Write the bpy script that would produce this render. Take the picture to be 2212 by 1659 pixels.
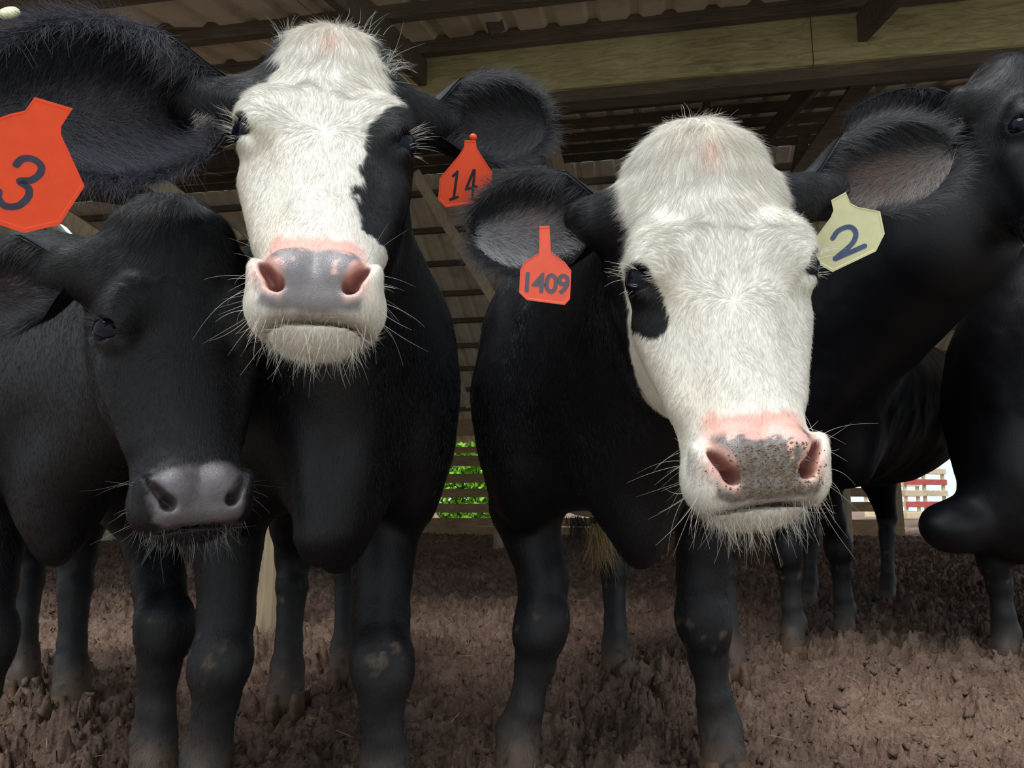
import bpy, math, random
import numpy as np
from mathutils import Vector, Matrix

random.seed(7)
rng = np.random.default_rng(11)
for o in list(bpy.data.objects):
    bpy.data.objects.remove(o)
SC = bpy.context.scene
COL = SC.collection

# ------------------------------------------------------------------ camera, sky, exposure
FPX, CAM_H, HORIZON = 1600.0, 0.55, 1090.0
PITCH = math.atan((HORIZON - 829.5) / FPX)
cam_d = bpy.data.cameras.new('camera')
cam_d.sensor_fit = 'HORIZONTAL'
cam_d.sensor_width = 36.0
cam_d.lens = FPX * 36.0 / 2212.0
cam_d.clip_start, cam_d.clip_end = 0.02, 200
cam = bpy.data.objects.new('camera', cam_d)
COL.objects.link(cam)
cam.location = (0, 0, CAM_H)
cam.rotation_euler = (math.pi / 2 + PITCH, 0, 0)
SC.camera = cam

world = bpy.data.worlds.new('overcast_sky')
SC.world = world
world.use_nodes = True
wn = world.node_tree.nodes
bg = wn['Background']
bg.inputs['Color'].default_value = (0.78, 0.90, 1.0, 1)
bg.inputs['Strength'].default_value = 0.8

sun_d = bpy.data.lights.new('sun_offscreen', 'SUN')
sun_d.energy = 2.5
sun_d.angle = math.radians(40)
sun_d.color = (1.0, 0.985, 0.96)
sun = bpy.data.objects.new('sun_offscreen', sun_d)
COL.objects.link(sun)
sun.rotation_euler = Vector((0.18, 0.45, -1.0)).to_track_quat('-Z', 'Y').to_euler()

vs = SC.view_settings
vs.view_transform = 'Standard'
vs.look = 'None'
vs.exposure = 0.56
vs.gamma = 1.0
vs.use_curve_mapping = False

# ------------------------------------------------------------------ helpers
CP, SP = math.cos(PITCH), math.sin(PITCH)


def PX(px, py, Y):
    """pixel of the photograph -> point on its sight line at world depth Y"""
    a = (px - 1106.0) / FPX
    b = -(py - 829.5) / FPX
    d = np.array([a, CP - b * SP, SP + b * CP])
    return np.array([0, 0, CAM_H]) + d * (Y / d[1])


def lin(r, g, b):
    f = lambda c: (c / 255 / 12.92) if c / 255 <= 0.04045 else ((c / 255 + 0.055) / 1.055) ** 2.4
    return np.array([f(r), f(g), f(b)])


def unit(v):
    v = np.asarray(v, float)
    return v / (np.linalg.norm(v, axis=-1, keepdims=True) + 1e-12)


def hash3(ix, iy, iz, seed):
    h = (ix.astype(np.uint32) * np.uint32(374761393) + iy.astype(np.uint32) * np.uint32(668265263)
         + iz.astype(np.uint32) * np.uint32(2246822519) + np.uint32((seed * 3266489917) & 0xffffffff))
    h = (h ^ (h >> np.uint32(13))) * np.uint32(1274126177)
    h = h ^ (h >> np.uint32(16))
    return (h & np.uint32(0xffffff)).astype(np.float32) / 16777215.0


def vnoise(P, seed=0):
    P = np.asarray(P, np.float32)
    f = np.floor(P)
    i = f.astype(np.int32)
    t = P - f
    t = t * t * (3 - 2 * t)
    out = 0
    for dx in (0, 1):
        wx = t[:, 0] if dx else 1 - t[:, 0]
        for dy in (0, 1):
            wy = t[:, 1] if dy else 1 - t[:, 1]
            for dz in (0, 1):
                wz = t[:, 2] if dz else 1 - t[:, 2]
                out = out + hash3(i[:, 0] + dx, i[:, 1] + dy, i[:, 2] + dz, seed) * wx * wy * wz
    return out


def fbm(P, octs=3, seed=0):
    s, a, n = 0, 0.5, 0
    for k in range(octs):
        s = s + a * vnoise(np.asarray(P) * (2.03 ** k), seed + k)
        n += a
        a *= 0.5
    return s / n


def tag(o, label=None, cat=None, group=None, kind=None):
    for k, v in (('label', label), ('category', cat), ('group', group), ('kind', kind)):
        if v:
            o[k] = v
    return o


def empty(name, loc=(0, 0, 0)):
    o = bpy.data.objects.new(name, None)
    o.empty_display_size = 0.1
    o.location = loc
    COL.objects.link(o)
    return o


def put(o, parent=None):
    COL.objects.link(o)
    if parent is not None:
        o.parent = parent
        o.matrix_parent_inverse = Matrix.Translation(parent.location).inverted() if parent.parent is None else Matrix.Identity(4)
        if parent.parent is not None:
            bpy.context.view_layer.update()
            o.matrix_parent_inverse = parent.matrix_world.inverted()
    return o


def mesh_obj(name, V, F, mat=None, parent=None, smooth=False, mats=None):
    me = bpy.data.meshes.new(name)
    V = np.asarray(V, np.float32)
    if isinstance(F, np.ndarray):
        k = F.shape[1]
        me.vertices.add(len(V))
        me.vertices.foreach_set('co', V.ravel())
        me.loops.add(F.size)
        me.loops.foreach_set('vertex_index', F.ravel().astype(np.int32))
        me.polygons.add(len(F))
        me.polygons.foreach_set('loop_start', np.arange(0, F.size, k, dtype=np.int32))
        me.update(calc_edges=True)
    else:
        me.from_pydata([tuple(v) for v in V], [], F)
        me.update()
    if smooth:
        me.polygons.foreach_set('use_smooth', np.ones(len(me.polygons), bool))
    if mat:
        me.materials.append(mat)
    return put(bpy.data.objects.new(name, me), parent)


def box_vf(c, ax, ay, az):
    """box from centre and three half-extent vectors"""
    c, ax, ay, az = (np.asarray(v, float) for v in (c, ax, ay, az))
    V = [c + sx * ax + sy * ay + sz * az for sz in (-1, 1) for sy in (-1, 1) for sx in (-1, 1)]
    F = [(0, 2, 3, 1), (4, 5, 7, 6), (0, 1, 5, 4), (2, 6, 7, 3), (0, 4, 6, 2), (1, 3, 7, 5)]
    return V, F


def timber(name, a, b, w, h, mat, parent, up=(0, 0, 1), bev=0.004):
    """squared timber from a to b, chamfered edges"""
    a, b = np.asarray(a, float), np.asarray(b, float)
    d = unit(b - a)
    s = np.cross(d, up)
    s = unit(s) if np.linalg.norm(s) > 1e-4 else np.array([1.0, 0, 0])
    u = np.cross(s, d)
    hw, hh = w / 2, h / 2
    e = min(bev, hw * .4, hh * .4)
    prof = [(-hw + e, -hh), (hw - e, -hh), (hw, -hh + e), (hw, hh - e), (hw - e, hh), (-hw + e, hh), (-hw, hh - e), (-hw, -hh + e)]
    V = [a + s * x + u * y for x, y in prof] + [b + s * x + u * y for x, y in prof]
    n = 8
    F = [(i, (i + 1) % n, n + (i + 1) % n, n + i) for i in range(n)] + [tuple(range(n - 1, -1, -1)), tuple(range(n, 2 * n))]
    return mesh_obj(name, V, F, mat, parent)


# ------------------------------------------------------------------ materials
def nodes_mat(name):
    m = bpy.data.materials.new(name)
    m.use_nodes = True
    nt = m.node_tree
    return m, nt, nt.nodes['Principled BSDF']


def N(nt, typ, **kw):
    n = nt.nodes.new(typ)
    for k, v in kw.items():
        if k in n.inputs.keys():
            n.inputs[k].default_value = v
        else:
            setattr(n, k, v)
    return n


def ramp(nt, src, stops):
    r = N(nt, 'ShaderNodeValToRGB')
    e = r.color_ramp.elements
    while len(e) < len(stops):
        e.new(0.5)
    for el, (p, c) in zip(e, stops):
        el.position = p
        el.color = (*c, 1)
    nt.links.new(src, r.inputs[0])
    return r.outputs[0]


def wood_mat(name, dark, mid, light, scale=(1.2, 1.2, 1.2), axis=0, rough=0.85, crack=0.5):
    m, nt, b = nodes_mat(name)
    tc = N(nt, 'ShaderNodeTexCoord')
    mp = N(nt, 'ShaderNodeMapping')
    sc = [26.0, 26.0, 26.0]
    sc[axis] = 1.6
    mp.inputs['Scale'].default_value = sc
    mp.inputs['Rotation'].default_value = (0, 0, math.radians(10) if axis == 0 else 0)
    nt.links.new(tc.outputs['Object'], mp.inputs[0])
    n1 = N(nt, 'ShaderNodeTexNoise', Scale=1.0, Detail=8.0, Roughness=0.65, Distortion=1.2)
    nt.links.new(mp.outputs[0], n1.inputs['Vector'])
    n2 = N(nt, 'ShaderNodeTexNoise', Scale=1.7, Detail=3.0)
    nt.links.new(tc.outputs['Object'], n2.inputs['Vector'])
    c1 = ramp(nt, n1.outputs[0], [(0.30, dark), (0.52, mid), (0.75, light)])
    c2 = ramp(nt, n2.outputs[0], [(0.3, np.array(mid) * 0.75), (0.7, np.minimum(np.array(light) * 1.05, 1))])
    mx = N(nt, 'ShaderNodeMix', data_type='RGBA')
    mx.inputs[0].default_value = 0.4
    nt.links.new(c1, mx.inputs[6])
    nt.links.new(c2, mx.inputs[7])
    nt.links.new(mx.outputs[2], b.inputs['Base Color'])
    b.inputs['Roughness'].default_value = rough
    bp = N(nt, 'ShaderNodeBump', Strength=crack, Distance=0.01)
    nt.links.new(n1.outputs[0], bp.inputs['Height'])
    nt.links.new(bp.outputs[0], b.inputs['Normal'])
    return m


M = {}
M['beam'] = wood_mat('beam_timber', lin(70, 64, 42), lin(158, 150, 108), lin(190, 182, 138), crack=0.9)
M['purlin'] = wood_mat('purlin_timber', lin(46, 40, 33), lin(80, 71, 58), lin(112, 101, 84))
M['brace'] = wood_mat('brace_timber', lin(80, 70, 55), lin(140, 126, 102), lin(178, 164, 138), axis=2)
M['fence'] = wood_mat('fence_board', lin(110, 82, 58), lin(170, 136, 100), lin(200, 168, 128))
M['log'] = wood_mat('log_post', lin(88, 76, 58), lin(150, 132, 104), lin(178, 160, 130), axis=2)
M['pallet'] = wood_mat('pallet_plank', lin(150, 128, 96), lin(214, 194, 158), lin(238, 222, 190))
M['pallet_red'] = wood_mat('pallet_painted_red', lin(130, 50, 48), lin(190, 84, 80), lin(206, 110, 104))


def roof_mat():
    m, nt, b = nodes_mat('galvanised_roof')
    tc = N(nt, 'ShaderNodeTexCoord')
    n = N(nt, 'ShaderNodeTexNoise', Scale=2.2, Detail=6.0, Roughness=0.7)
    nt.links.new(tc.outputs['Object'], n.inputs['Vector'])
    c = ramp(nt, n.outputs[0], [(0.3, lin(176, 162, 140)), (0.5, lin(214, 202, 180)), (0.72, lin(226, 219, 200))])
    nt.links.new(c, b.inputs['Base Color'])
    b.inputs['Metallic'].default_value = 0.0
    b.inputs['Roughness'].default_value = 0.6
    return m


M['roof'] = roof_mat()


def soil_mat():
    m, nt, b = nodes_mat('trampled_manure_soil')
    tc = N(nt, 'ShaderNodeTexCoord')
    n1 = N(nt, 'ShaderNodeTexNoise', Scale=9.0, Detail=10.0, Roughness=0.7)
    n2 = N(nt, 'ShaderNodeTexNoise', Scale=120.0, Detail=5.0, Roughness=0.7)
    n3 = N(nt, 'ShaderNodeTexNoise', Scale=1.1, Detail=3.0)
    for n in (n1, n2, n3):
        nt.links.new(tc.outputs['Object'], n.inputs['Vector'])
    c1 = ramp(nt, n1.outputs[0], [(0.30, lin(58, 43, 37)), (0.5, lin(122, 97, 84)), (0.70, lin(176, 148, 130))])
    c2 = ramp(nt, n2.outputs[0], [(0.36, lin(44, 33, 28)), (0.5, lin(124, 99, 84)), (0.72, lin(190, 164, 140))])
    c3 = ramp(nt, n3.outputs[0], [(0.35, lin(104, 76, 64)), (0.65, lin(142, 118, 100))])
    mx = N(nt, 'ShaderNodeMix', data_type='RGBA')
    mx.inputs[0].default_value = 0.45
    nt.links.new(c1, mx.inputs[6])
    nt.links.new(c2, mx.inputs[7])
    m2 = N(nt, 'ShaderNodeMix', data_type='RGBA')
    m2.inputs[0].default_value = 0.35
    nt.links.new(mx.outputs[2], m2.inputs[6])
    nt.links.new(c3, m2.inputs[7])
    nt.links.new(m2.outputs[2], b.inputs['Base Color'])
    b.inputs['Roughness'].default_value = 0.8
    b.inputs['Specular IOR Level'].default_value = 0.35
    bp = N(nt, 'ShaderNodeBump', Strength=1.0, Distance=0.010)
    nt.links.new(n2.outputs[0], bp.inputs['Height'])
    nt.links.new(bp.outputs[0], b.inputs['Normal'])
    return m


M['soil'] = soil_mat()


def plain(name, col, rough=0.5, spec=0.5, noise=None):
    m, nt, b = nodes_mat(name)
    b.inputs['Roughness'].default_value = rough
    b.inputs['Specular IOR Level'].default_value = spec
    if noise:
        sc, lo, hi = noise
        tc = N(nt, 'ShaderNodeTexCoord')
        n = N(nt, 'ShaderNodeTexNoise', Scale=sc, Detail=5.0, Roughness=0.6)
        nt.links.new(tc.outputs['Object'], n.inputs['Vector'])
        c = ramp(nt, n.outputs[0], [(0.3, np.array(col) * lo), (0.7, np.minimum(np.array(col) * hi, 1))])
        nt.links.new(c, b.inputs['Base Color'])
    else:
        b.inputs['Base Color'].default_value = (*col, 1)
    return m


def coat_mat():
    """coat: colour and wetness come from the animal's own markings, stored on its mesh"""
    m, nt, b = nodes_mat('cattle_coat')
    at = N(nt, 'ShaderNodeAttribute', attribute_name='coat')
    aw = N(nt, 'ShaderNodeAttribute', attribute_name='wet')
    tc = N(nt, 'ShaderNodeTexCoord')
    mp = N(nt, 'ShaderNodeMapping')
    mp.inputs['Scale'].default_value = (420, 420, 90)
    nt.links.new(tc.outputs['Object'], mp.inputs[0])
    n = N(nt, 'ShaderNodeTexNoise', Scale=1.0, Detail=3.0)
    nt.links.new(mp.outputs[0], n.inputs['Vector'])
    n2 = N(nt, 'ShaderNodeTexNoise', Scale=900.0, Detail=2.0)
    nt.links.new(tc.outputs['Object'], n2.inputs['Vector'])
    mxn = N(nt, 'ShaderNodeMix', data_type='FLOAT')
    nt.links.new(aw.outputs['Fac'], mxn.inputs[0])
    nt.links.new(n.outputs[0], mxn.inputs[2])
    nt.links.new(n2.outputs[0], mxn.inputs[3])
    mr = N(nt, 'ShaderNodeMapRange')
    mr.inputs[3].default_value = 0.50
    mr.inputs[4].default_value = 0.2
    nt.links.new(aw.outputs['Fac'], mr.inputs[0])
    nt.links.new(mr.outputs[0], b.inputs['Roughness'])
    nt.links.new(at.outputs['Color'], b.inputs['Base Color'])
    nt.links.new(aw.outputs['Fac'], b.inputs['Coat Weight'])
    b.inputs['Coat Roughness'].default_value = 0.13
    b.inputs['Specular IOR Level'].default_value = 0.28
    bp = N(nt, 'ShaderNodeBump', Strength=0.45, Distance=0.002)
    nt.links.new(mxn.outputs[0], bp.inputs['Height'])
    nt.links.new(bp.outputs[0], b.inputs['Normal'])
    nt.links.new(bp.outputs[0], b.inputs['Coat Normal'])
    return m


def hair_mat():
    m, nt, b = nodes_mat('cattle_hair')
    at = N(nt, 'ShaderNodeAttribute', attribute_name='haircol')
    nt.links.new(at.outputs['Color'], b.inputs['Base Color'])
    b.inputs['Roughness'].default_value = 0.36
    b.inputs['Specular IOR Level'].default_value = 0.5
    return m


M['coat'] = coat_mat()
M['hair'] = hair_mat()
M['eye'] = plain('wet_dark_eye', (0.004, 0.004, 0.009), 0.05, 0.16)
M['eyewhite'] = plain('eye_white', lin(190, 160, 165), 0.15, 0.5)
M['hoof'] = plain('muddy_hoof_horn', lin(104, 84, 68), 0.8, 0.2, (40, 0.4, 1.25))
M['tag_orange'] = plain('orange_tag_plastic', lin(240, 74, 28), 0.42, 0.4, (60, 0.93, 1.03))
M['tag_coral'] = plain('coral_tag_plastic', lin(240, 96, 72), 0.42, 0.4, (60, 0.92, 1.03))
M['tag_cream'] = plain('cream_tag_plastic', lin(214, 210, 166), 0.45, 0.4, (60, 0.9, 1.03))
M['ink'] = plain('dark_tag_ink', lin(58, 58, 74), 0.6, 0.3, (120, 0.8, 1.3))
M['ink_black'] = plain('black_tag_ink', lin(34, 32, 38), 0.6, 0.3)
M['ink_blue'] = plain('blue_marker_ink', lin(74, 90, 120), 0.6, 0.3, (90, 0.8, 1.25))
M['ink_grey'] = plain('grey_tag_ink', lin(96, 92, 104), 0.6, 0.3)
M['straw'] = plain('dry_straw', lin(176, 150, 104), 0.8, 0.2, (30, 0.7, 1.2))
M['pebble'] = plain('pale_pebble', lin(140, 138, 134), 0.7, 0.3)
M['leaf'] = plain('green_leaf', lin(122, 176, 46), 0.6, 0.3, (3, 0.55, 1.5))
M['grass'] = plain('outside_grass', lin(120, 140, 70), 0.9, 0.2, (3, 0.6, 1.4))

# ------------------------------------------------------------------ floor (trampled soil, real relief)
def worley(P, scale, seed):
    Q = P * scale
    i = np.floor(Q).astype(np.int32)
    best = np.full(len(P), 9.0, np.float32)
    rnd = np.zeros(len(P), np.float32)
    zero = np.zeros(len(P), np.int32)
    for dx in (-1, 0, 1):
        for dy in (-1, 0, 1):
            cx, cy = i[:, 0] + dx, i[:, 1] + dy
            d = (cx + .1 + .8 * hash3(cx, cy, zero, seed) - Q[:, 0]) ** 2 + (cy + .1 + .8 * hash3(cx, cy, zero + 1, seed) - Q[:, 1]) ** 2
            m = d < best
            best = np.where(m, d, best)
            rnd = np.where(m, hash3(cx, cy, zero + 2, seed), rnd)
    return np.sqrt(best), rnd


def ground_h(P2):
    """height of the trampled soil"""
    P = np.c_[P2, np.zeros(len(P2))].astype(np.float32)
    w = np.c_[vnoise(P * 9, 40), vnoise(P * 9 + 7, 41), np.zeros(len(P))] * 0.10
    Q = P + w
    h = (fbm(P * 1.3, 2, 1) - 0.5) * 0.09
    a = 1 - np.abs(2 * vnoise(Q * np.array([13, 19, 1]), 3) - 1)
    b = 1 - np.abs(2 * vnoise(Q * np.array([30, 42, 1]), 4) - 1)
    c = vnoise(Q * 75, 5)
    rough = 0.55 + 0.75 * vnoise(P * 2.1, 9)
    h = h + .8 * rough * (0.050 * (vnoise(Q * 15, 6) - .5) + 0.030 * (a - .6) + 0.030 * (b - .5) * vnoise(Q * 33, 12) * 2.0 + 0.020 * (c - .5) + .010 * (vnoise(Q * 140, 14) - .5))
    w2 = np.c_[vnoise(P * 40, 45), vnoise(P * 40 + 5, 46)] * .022 + w[:, :2] * .4
    for sc, amp, sd_ in ((17.0, .044, 61), (38.0, .027, 62), (80.0, .011, 63)):
        f, rn = worley(P2 + w2, np.array([sc, sc * 1.25]), sd_)
        h = h + rough * amp * np.clip(1 - (f / .66) ** 2, 0, 1) ** .6 * (.15 + rn ** 1.5)
    h = h - .028
    h = h + np.clip(P2[:, 0] - 0.6, 0, 1.5) * 0.02 * vnoise(P * 3, 8)
    return h


rows, cols_n = 700, 780
yy = 0.85 * (15.5 / 0.85) ** (np.linspace(0, 1, rows) ** 0.92)
tt = np.linspace(-0.86, 0.86, cols_n)
GX = yy[:, None] * tt[None, :]
GY = np.repeat(yy[:, None], cols_n, 1)
GV = np.c_[GX.ravel(), GY.ravel()]
GZ = ground_h(GV)
idx = np.arange(rows * cols_n).reshape(rows, cols_n)
GF = np.stack([idx[:-1, :-1], idx[:-1, 1:], idx[1:, 1:], idx[1:, :-1]], -1).reshape(-1, 4)
floor = mesh_obj('floor', np.c_[GV, GZ], GF, M['soil'], None, True)
tag(floor, 'brown trampled manure and soil barn floor', kind='structure')

# wide ground below and around it
V, F = box_vf((0, 8, -0.25), (16, 0, 0), (0, 14, 0), (0, 0, 0.15))
tag(mesh_obj('floor_base', V, F, M['soil']), 'packed soil under and around the barn floor', kind='structure')
V, F = box_vf((0, -14, -0.13), (22, 0, 0), (0, 14.4, 0), (0, 0, 0.05))  # added behind the camera, out of view, to bounce sky light up under the roof
tag(mesh_obj('floor_bounce', V, F, plain('pale_bounce_ground', lin(176, 170, 158), .9, .2, (6, .8, 1.15))), 'unseen pale ground added before the open barn side to bounce light', kind='structure')
nb = 60
xs = np.linspace(-14, 20, nb)
ys = np.linspace(14.6, 40, 24)
bx_, by_ = np.meshgrid(xs, ys)
bz = np.clip((by_ - 14.8) / 2.4, 0, 1) * 0.26 - 0.04 + 0.03 * np.sin(bx_ * 1.7) * np.cos(by_ * 1.3)
ii = np.arange(bx_.size).reshape(bx_.shape)
tag(mesh_obj('floor_outside', np.c_[bx_.ravel(), by_.ravel(), bz.ravel()],
             np.stack([ii[:-1, :-1], ii[:-1, 1:], ii[1:, 1:], ii[1:, :-1]], -1).reshape(-1, 4), M['soil'], None, True),
    'low dirt bank rising outside behind the fence', kind='structure')

# ------------------------------------------------------------------ barn
YAW = math.radians(10)
BXd = np.array([math.cos(YAW), -math.sin(YAW), 0])
BYd = np.array([math.sin(YAW), math.cos(YAW), 0])


def BP(u, v, z):
    return BXd * u + BYd * v + np.array([0, 0, z])


RV, RZ = 8.4, 4.60          # ridge
S_F, S_B = 0.30, 0.47       # slopes
V_F, V_B = 2.1, 14.0
zf = lambda v: RZ - S_F * (RV - v)
zb = lambda v: RZ - S_B * (v - RV)

ceiling = empty('ceiling', BP(0, RV, RZ))
tag(ceiling, 'timber purlins and ribbed metal roof sheets overhead', kind='structure')


def roof_sheet(u0, v0, z0, v1, z1, w=0.94):
    prof = []
    nr = 4
    for i in range(nr):
        a = i * w / nr
        prof += [(a, 0), (a + .075 * w, 0), (a + .10 * w, .026), (a + .15 * w, .026), (a + .175 * w, 0)]
    prof.append((w, 0))
    V = [BP(u0 + a, v0, z0 + h) for a, h in prof] + [BP(u0 + a, v1, z1 + h) for a, h in prof]
    n = len(prof)
    return V, [(i, i + 1, n + i + 1, n + i) for i in range(n - 1)]


for k in range(21):
    u0 = -8 + k * 0.9
    V, F = roof_sheet(u0, V_F, zf(V_F) + .042 + .003 * (k % 2), RV - 0.03, zf(RV - .03) + .042 + .003 * (k % 2))
    mesh_obj('roof_sheet', V, F, M['roof'], ceiling)
    V, F = roof_sheet(u0, RV + 0.02, zb(RV + .02) + .042 + .003 * (k % 2), V_B + .5, zb(V_B + .5) + .042 + .003 * (k % 2))
    mesh_obj('roof_sheet', V, F, M['roof'], ceiling)
v = V_F + 0.1
while v < RV - 0.1:
    timber('purlin', BP(-8, v, zf(v)), BP(10.9, v, zf(v)), .06, .075, M['purlin'], ceiling)
    v += 0.58
v = RV + 0.25
while v < V_B + .4:
    timber('purlin', BP(-8, v, zb(v)), BP(10.9, v, zb(v)), .06, .075, M['purlin'], ceiling)
    v += 0.58
for u in (-6.1, -3.7, -1.25, 1.25, 3.7, 6.1, 8.5):
    timber('rafter', BP(u, V_F, zf(V_F) - .14), BP(u, RV, zf(RV) - .14), .05, .16, M['purlin'], ceiling)
    timber('rafter', BP(u, RV, zb(RV) - .14), BP(u, V_B + .4, zb(V_B + .4) - .14), .05, .16, M['purlin'], ceiling)

# heavy weathered beam across the bay
beam = empty('roof_beam', BP(0, 4.05, 2.9))
tag(beam, 'heavy weathered olive timber beam across the barn', kind='structure')
zb0, zb1 = 2.95, 3.27
for (u0, u1) in ((-7.0, -1.6), (-1.595, 0.985), (0.99, 6.5)):
    timber('beam_segment', BP(u0, 4.05, (zb0 + zb1) / 2), BP(u1, 4.05, (zb0 + zb1) / 2), .14, zb1 - zb0, M['beam'], beam, bev=.008)
timber('bottom_plate', BP(-7, 4.07, zb0 - .035), BP(6.5, 4.07, zb0 - .035), .12, .07, M['purlin'], beam)
timber('top_plate', BP(-7, 4.02, zb1 + .035), BP(6.5, 4.02, zb1 + .035), .24, .06, M['purlin'], beam)

# braces and truss webs behind and above the beam
br = empty('truss', BP(0, 6, 3))
tag(br, 'brown timber roof truss braces behind the beam', kind='structure')


def brace(p0, p1, w, h, mat='brace', name='brace'):
    timber(name, PX(*p0), PX(*p1), w, h, M[mat], br, up=(0, 1, 0.2))


brace((1160, 190, 5.6), (1226, 430, 5.9), .10, .045)
brace((1136, 190, 6.1), (1214, 440, 6.4), .05, .05)
brace((1545, 150, 5.6), (1508, 300, 5.9), .05, .09, 'purlin')
brace((1905, 120, 5.2), (1725, 385, 5.6), .15, .05, 'purlin')
brace((1880, 260, 5.6), (1775, 400, 5.8), .09, .05, 'purlin')
brace((1738, 285, 5.6), (1712, 420, 5.8), .09, .05, 'purlin')
brace((895, 372, 5.3), (1078, 665, 5.7), .085, .04)
brace((985, 425, 5.9), (1050, 590, 6.1), .05, .04)
brace((985, 790, 9.0), (1012, 880, 9.2), .06, .05)
brace((325, 385, 4.6), (515, 520, 4.9), .11, .05)
brace((120, 455, 5.0), (330, 590, 5.2), .11, .05)
brace((60, 480, 5.4), (230, 610, 5.5), .08, .05)
brace((520, -40, 3.6), (640, 85, 3.9), .13, .05, 'purlin')
brace((610, -30, 3.6), (700, 82, 3.9), .06, .05, 'purlin')
brace((1040, -40, 3.7), (1075, 72, 3.85), .09, .05, 'purlin')
brace((1580, -30, 3.7), (1568, 36, 3.85), .10, .06, 'purlin')
brace((-60, 60, 3.6), (560, 30, 3.7), .14, .05, 'purlin')

# log posts
def log_post(base, r, top, label, lean=(0, 0)):
    n, m_ = 18, 9
    V, F = [], []
    for j in range(m_):
        t = j / (m_ - 1)
        for i in range(n):
            a = 2 * math.pi * i / n
            rr = r * (1 + .06 * math.sin(3 * a + j) * .5 + .05 * math.sin(5 * a + 1.3 * j) * .4) * (1 - .08 * t)
            V.append((base[0] + rr * math.cos(a) + lean[0] * t, base[1] + rr * math.sin(a) + lean[1] * t, -0.1 + t * (top + .1)))
    for j in range(m_ - 1):
        for i in range(n):
            F.append((j * n + i, j * n + (i + 1) % n, (j + 1) * n + (i + 1) % n, (j + 1) * n + i))
    F.append(tuple(range((m_ - 1) * n, m_ * n)))
    o = mesh_obj('log_post', V, F, M['log'], None, True)
    return tag(o, label, 'post')


p = PX(587, 1345, 3.45)
log_post((p[0], 3.45), .095, 2.85, 'stout peeled log post standing behind the orange-tagged cow')
log_post((PX(1083, 1180, 9.6)[0], 9.6), .105, 3.75, 'brown log post standing beside the slatted fence gap')
log_post((PX(1826, 1165, 11.0)[0], 11.0), .11, 2.6, 'round log post glimpsed behind the black legs')

# board fence on the far side
fence = empty('board_fence', BP(-1.5, 13.6, 0))
tag(fence, 'horizontal brown board fence with gaps at the open back of the barn', 'fence')
for zc, hh in ((.06, .20), (.24, .15), (.49, .16), (.76, .15), (1.03, .16), (1.36, .19)):
    for (u0, u1) in ((-7.9, -4.5), (-4.49, -0.02), (-0.01, 4.2)):
        timber('board', BP(u0, 13.5, zc + random.uniform(-.01, .01)), BP(u1, 13.5, zc + random.uniform(-.02, .03)), .035, hh, M['fence'], fence)
for u in (-7.8, -4.5, 0.0, 4.2):
    timber('fence_post', BP(u, 13.62, -.2), BP(u, 13.62, 1.9), .14, .14, M['log'], fence, up=(0, 1, 0))
hdr = empty('trim_1', BP(0, 13.6, 1.8))
tag(hdr, 'pale header boards under the back eave', kind='structure')
timber('header_board', BP(-9, 13.5, 1.98), BP(10.9, 13.5, 1.98), .05, .30, M['fence'], hdr)
timber('eave_board', BP(-9, 14.3, 1.62), BP(10.9, 14.3, 1.62), .04, .12, M['fence'], hdr)

# left gable end
w = empty('wall_left', BP(-8.05, RV, 0))
tag(w, 'ribbed metal sheeting closing the left gable end', kind='structure')
v = 3.0
while v < 13.0:
    v1 = v + 0.9
    zt0, zt1 = [(zf(q_) if q_ < RV else zb(q_)) + .03 for q_ in (v, v1)]
    V = []
    prof = [(0, 0), (.06, .02), (.12, .02), (.18, 0), (.45, 0), (.51, .02), (.57, .02), (.63, 0), (.9, 0)]
    for a, h in prof:
        V += [BP(-8.05 + h, v + a, -.1), BP(-8.05 + h, v + a, zt0 + (zt1 - zt0) * a / .9)]
    mesh_obj('wall_sheet', V, [(2 * i, 2 * i + 2, 2 * i + 3, 2 * i + 1) for i in range(len(prof) - 1)], M['roof'], w)
    v = v1

# shrubs outside the fence (leaf geometry)
def shrub(cx, cy, r, h, n, label):
    g = empty('shrub', (cx, cy, 0))
    tag(g, label, 'shrub', 'green shrubs outside the fence')
    th = rng.uniform(0, 2 * np.pi, n)
    rr = r * np.sqrt(rng.uniform(0, 1, n))
    zz = rng.uniform(0.05, h, n)
    C = np.c_[cx + rr * np.cos(th), cy + .6 * rr * np.sin(th), zz]
    a = unit(rng.normal(size=(n, 3)))
    b = unit(np.cross(a, rng.normal(size=(n, 3))))
    L = rng.uniform(.05, .10, n)[:, None]
    nr = np.cross(a, b)
    V = np.stack([C - a * L, C + b * L * .5 + nr * L * .12, C + a * L, C - b * L * .5 + nr * L * .12], 1).reshape(-1, 3)
    F = np.arange(4 * n).reshape(-1, 4)
    tag(mesh_obj('foliage', V, F, M['leaf'], g), kind='stuff')
    for k in range(5):
        an = k * 1.3
        timber('stem', (cx + .1 * math.cos(an), cy + .1 * math.sin(an), 0), (cx + r * .6 * math.cos(an), cy + .4 * r * math.sin(an), h * .8), .03, .03, M['log'], g)


shrub(-2.9, 16.6, .95, 2.3, 5200, 'bright green leafy shrub growing outside behind the slatted fence')
shrub(-0.75, 17.0, .95, 2.3, 5200, 'bright green leafy shrub growing outside behind the slatted fence')
shrub(-5.2, 16.8, 1.0, 2.2, 3000, 'bright green leafy shrub growing outside behind the slatted fence')

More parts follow.
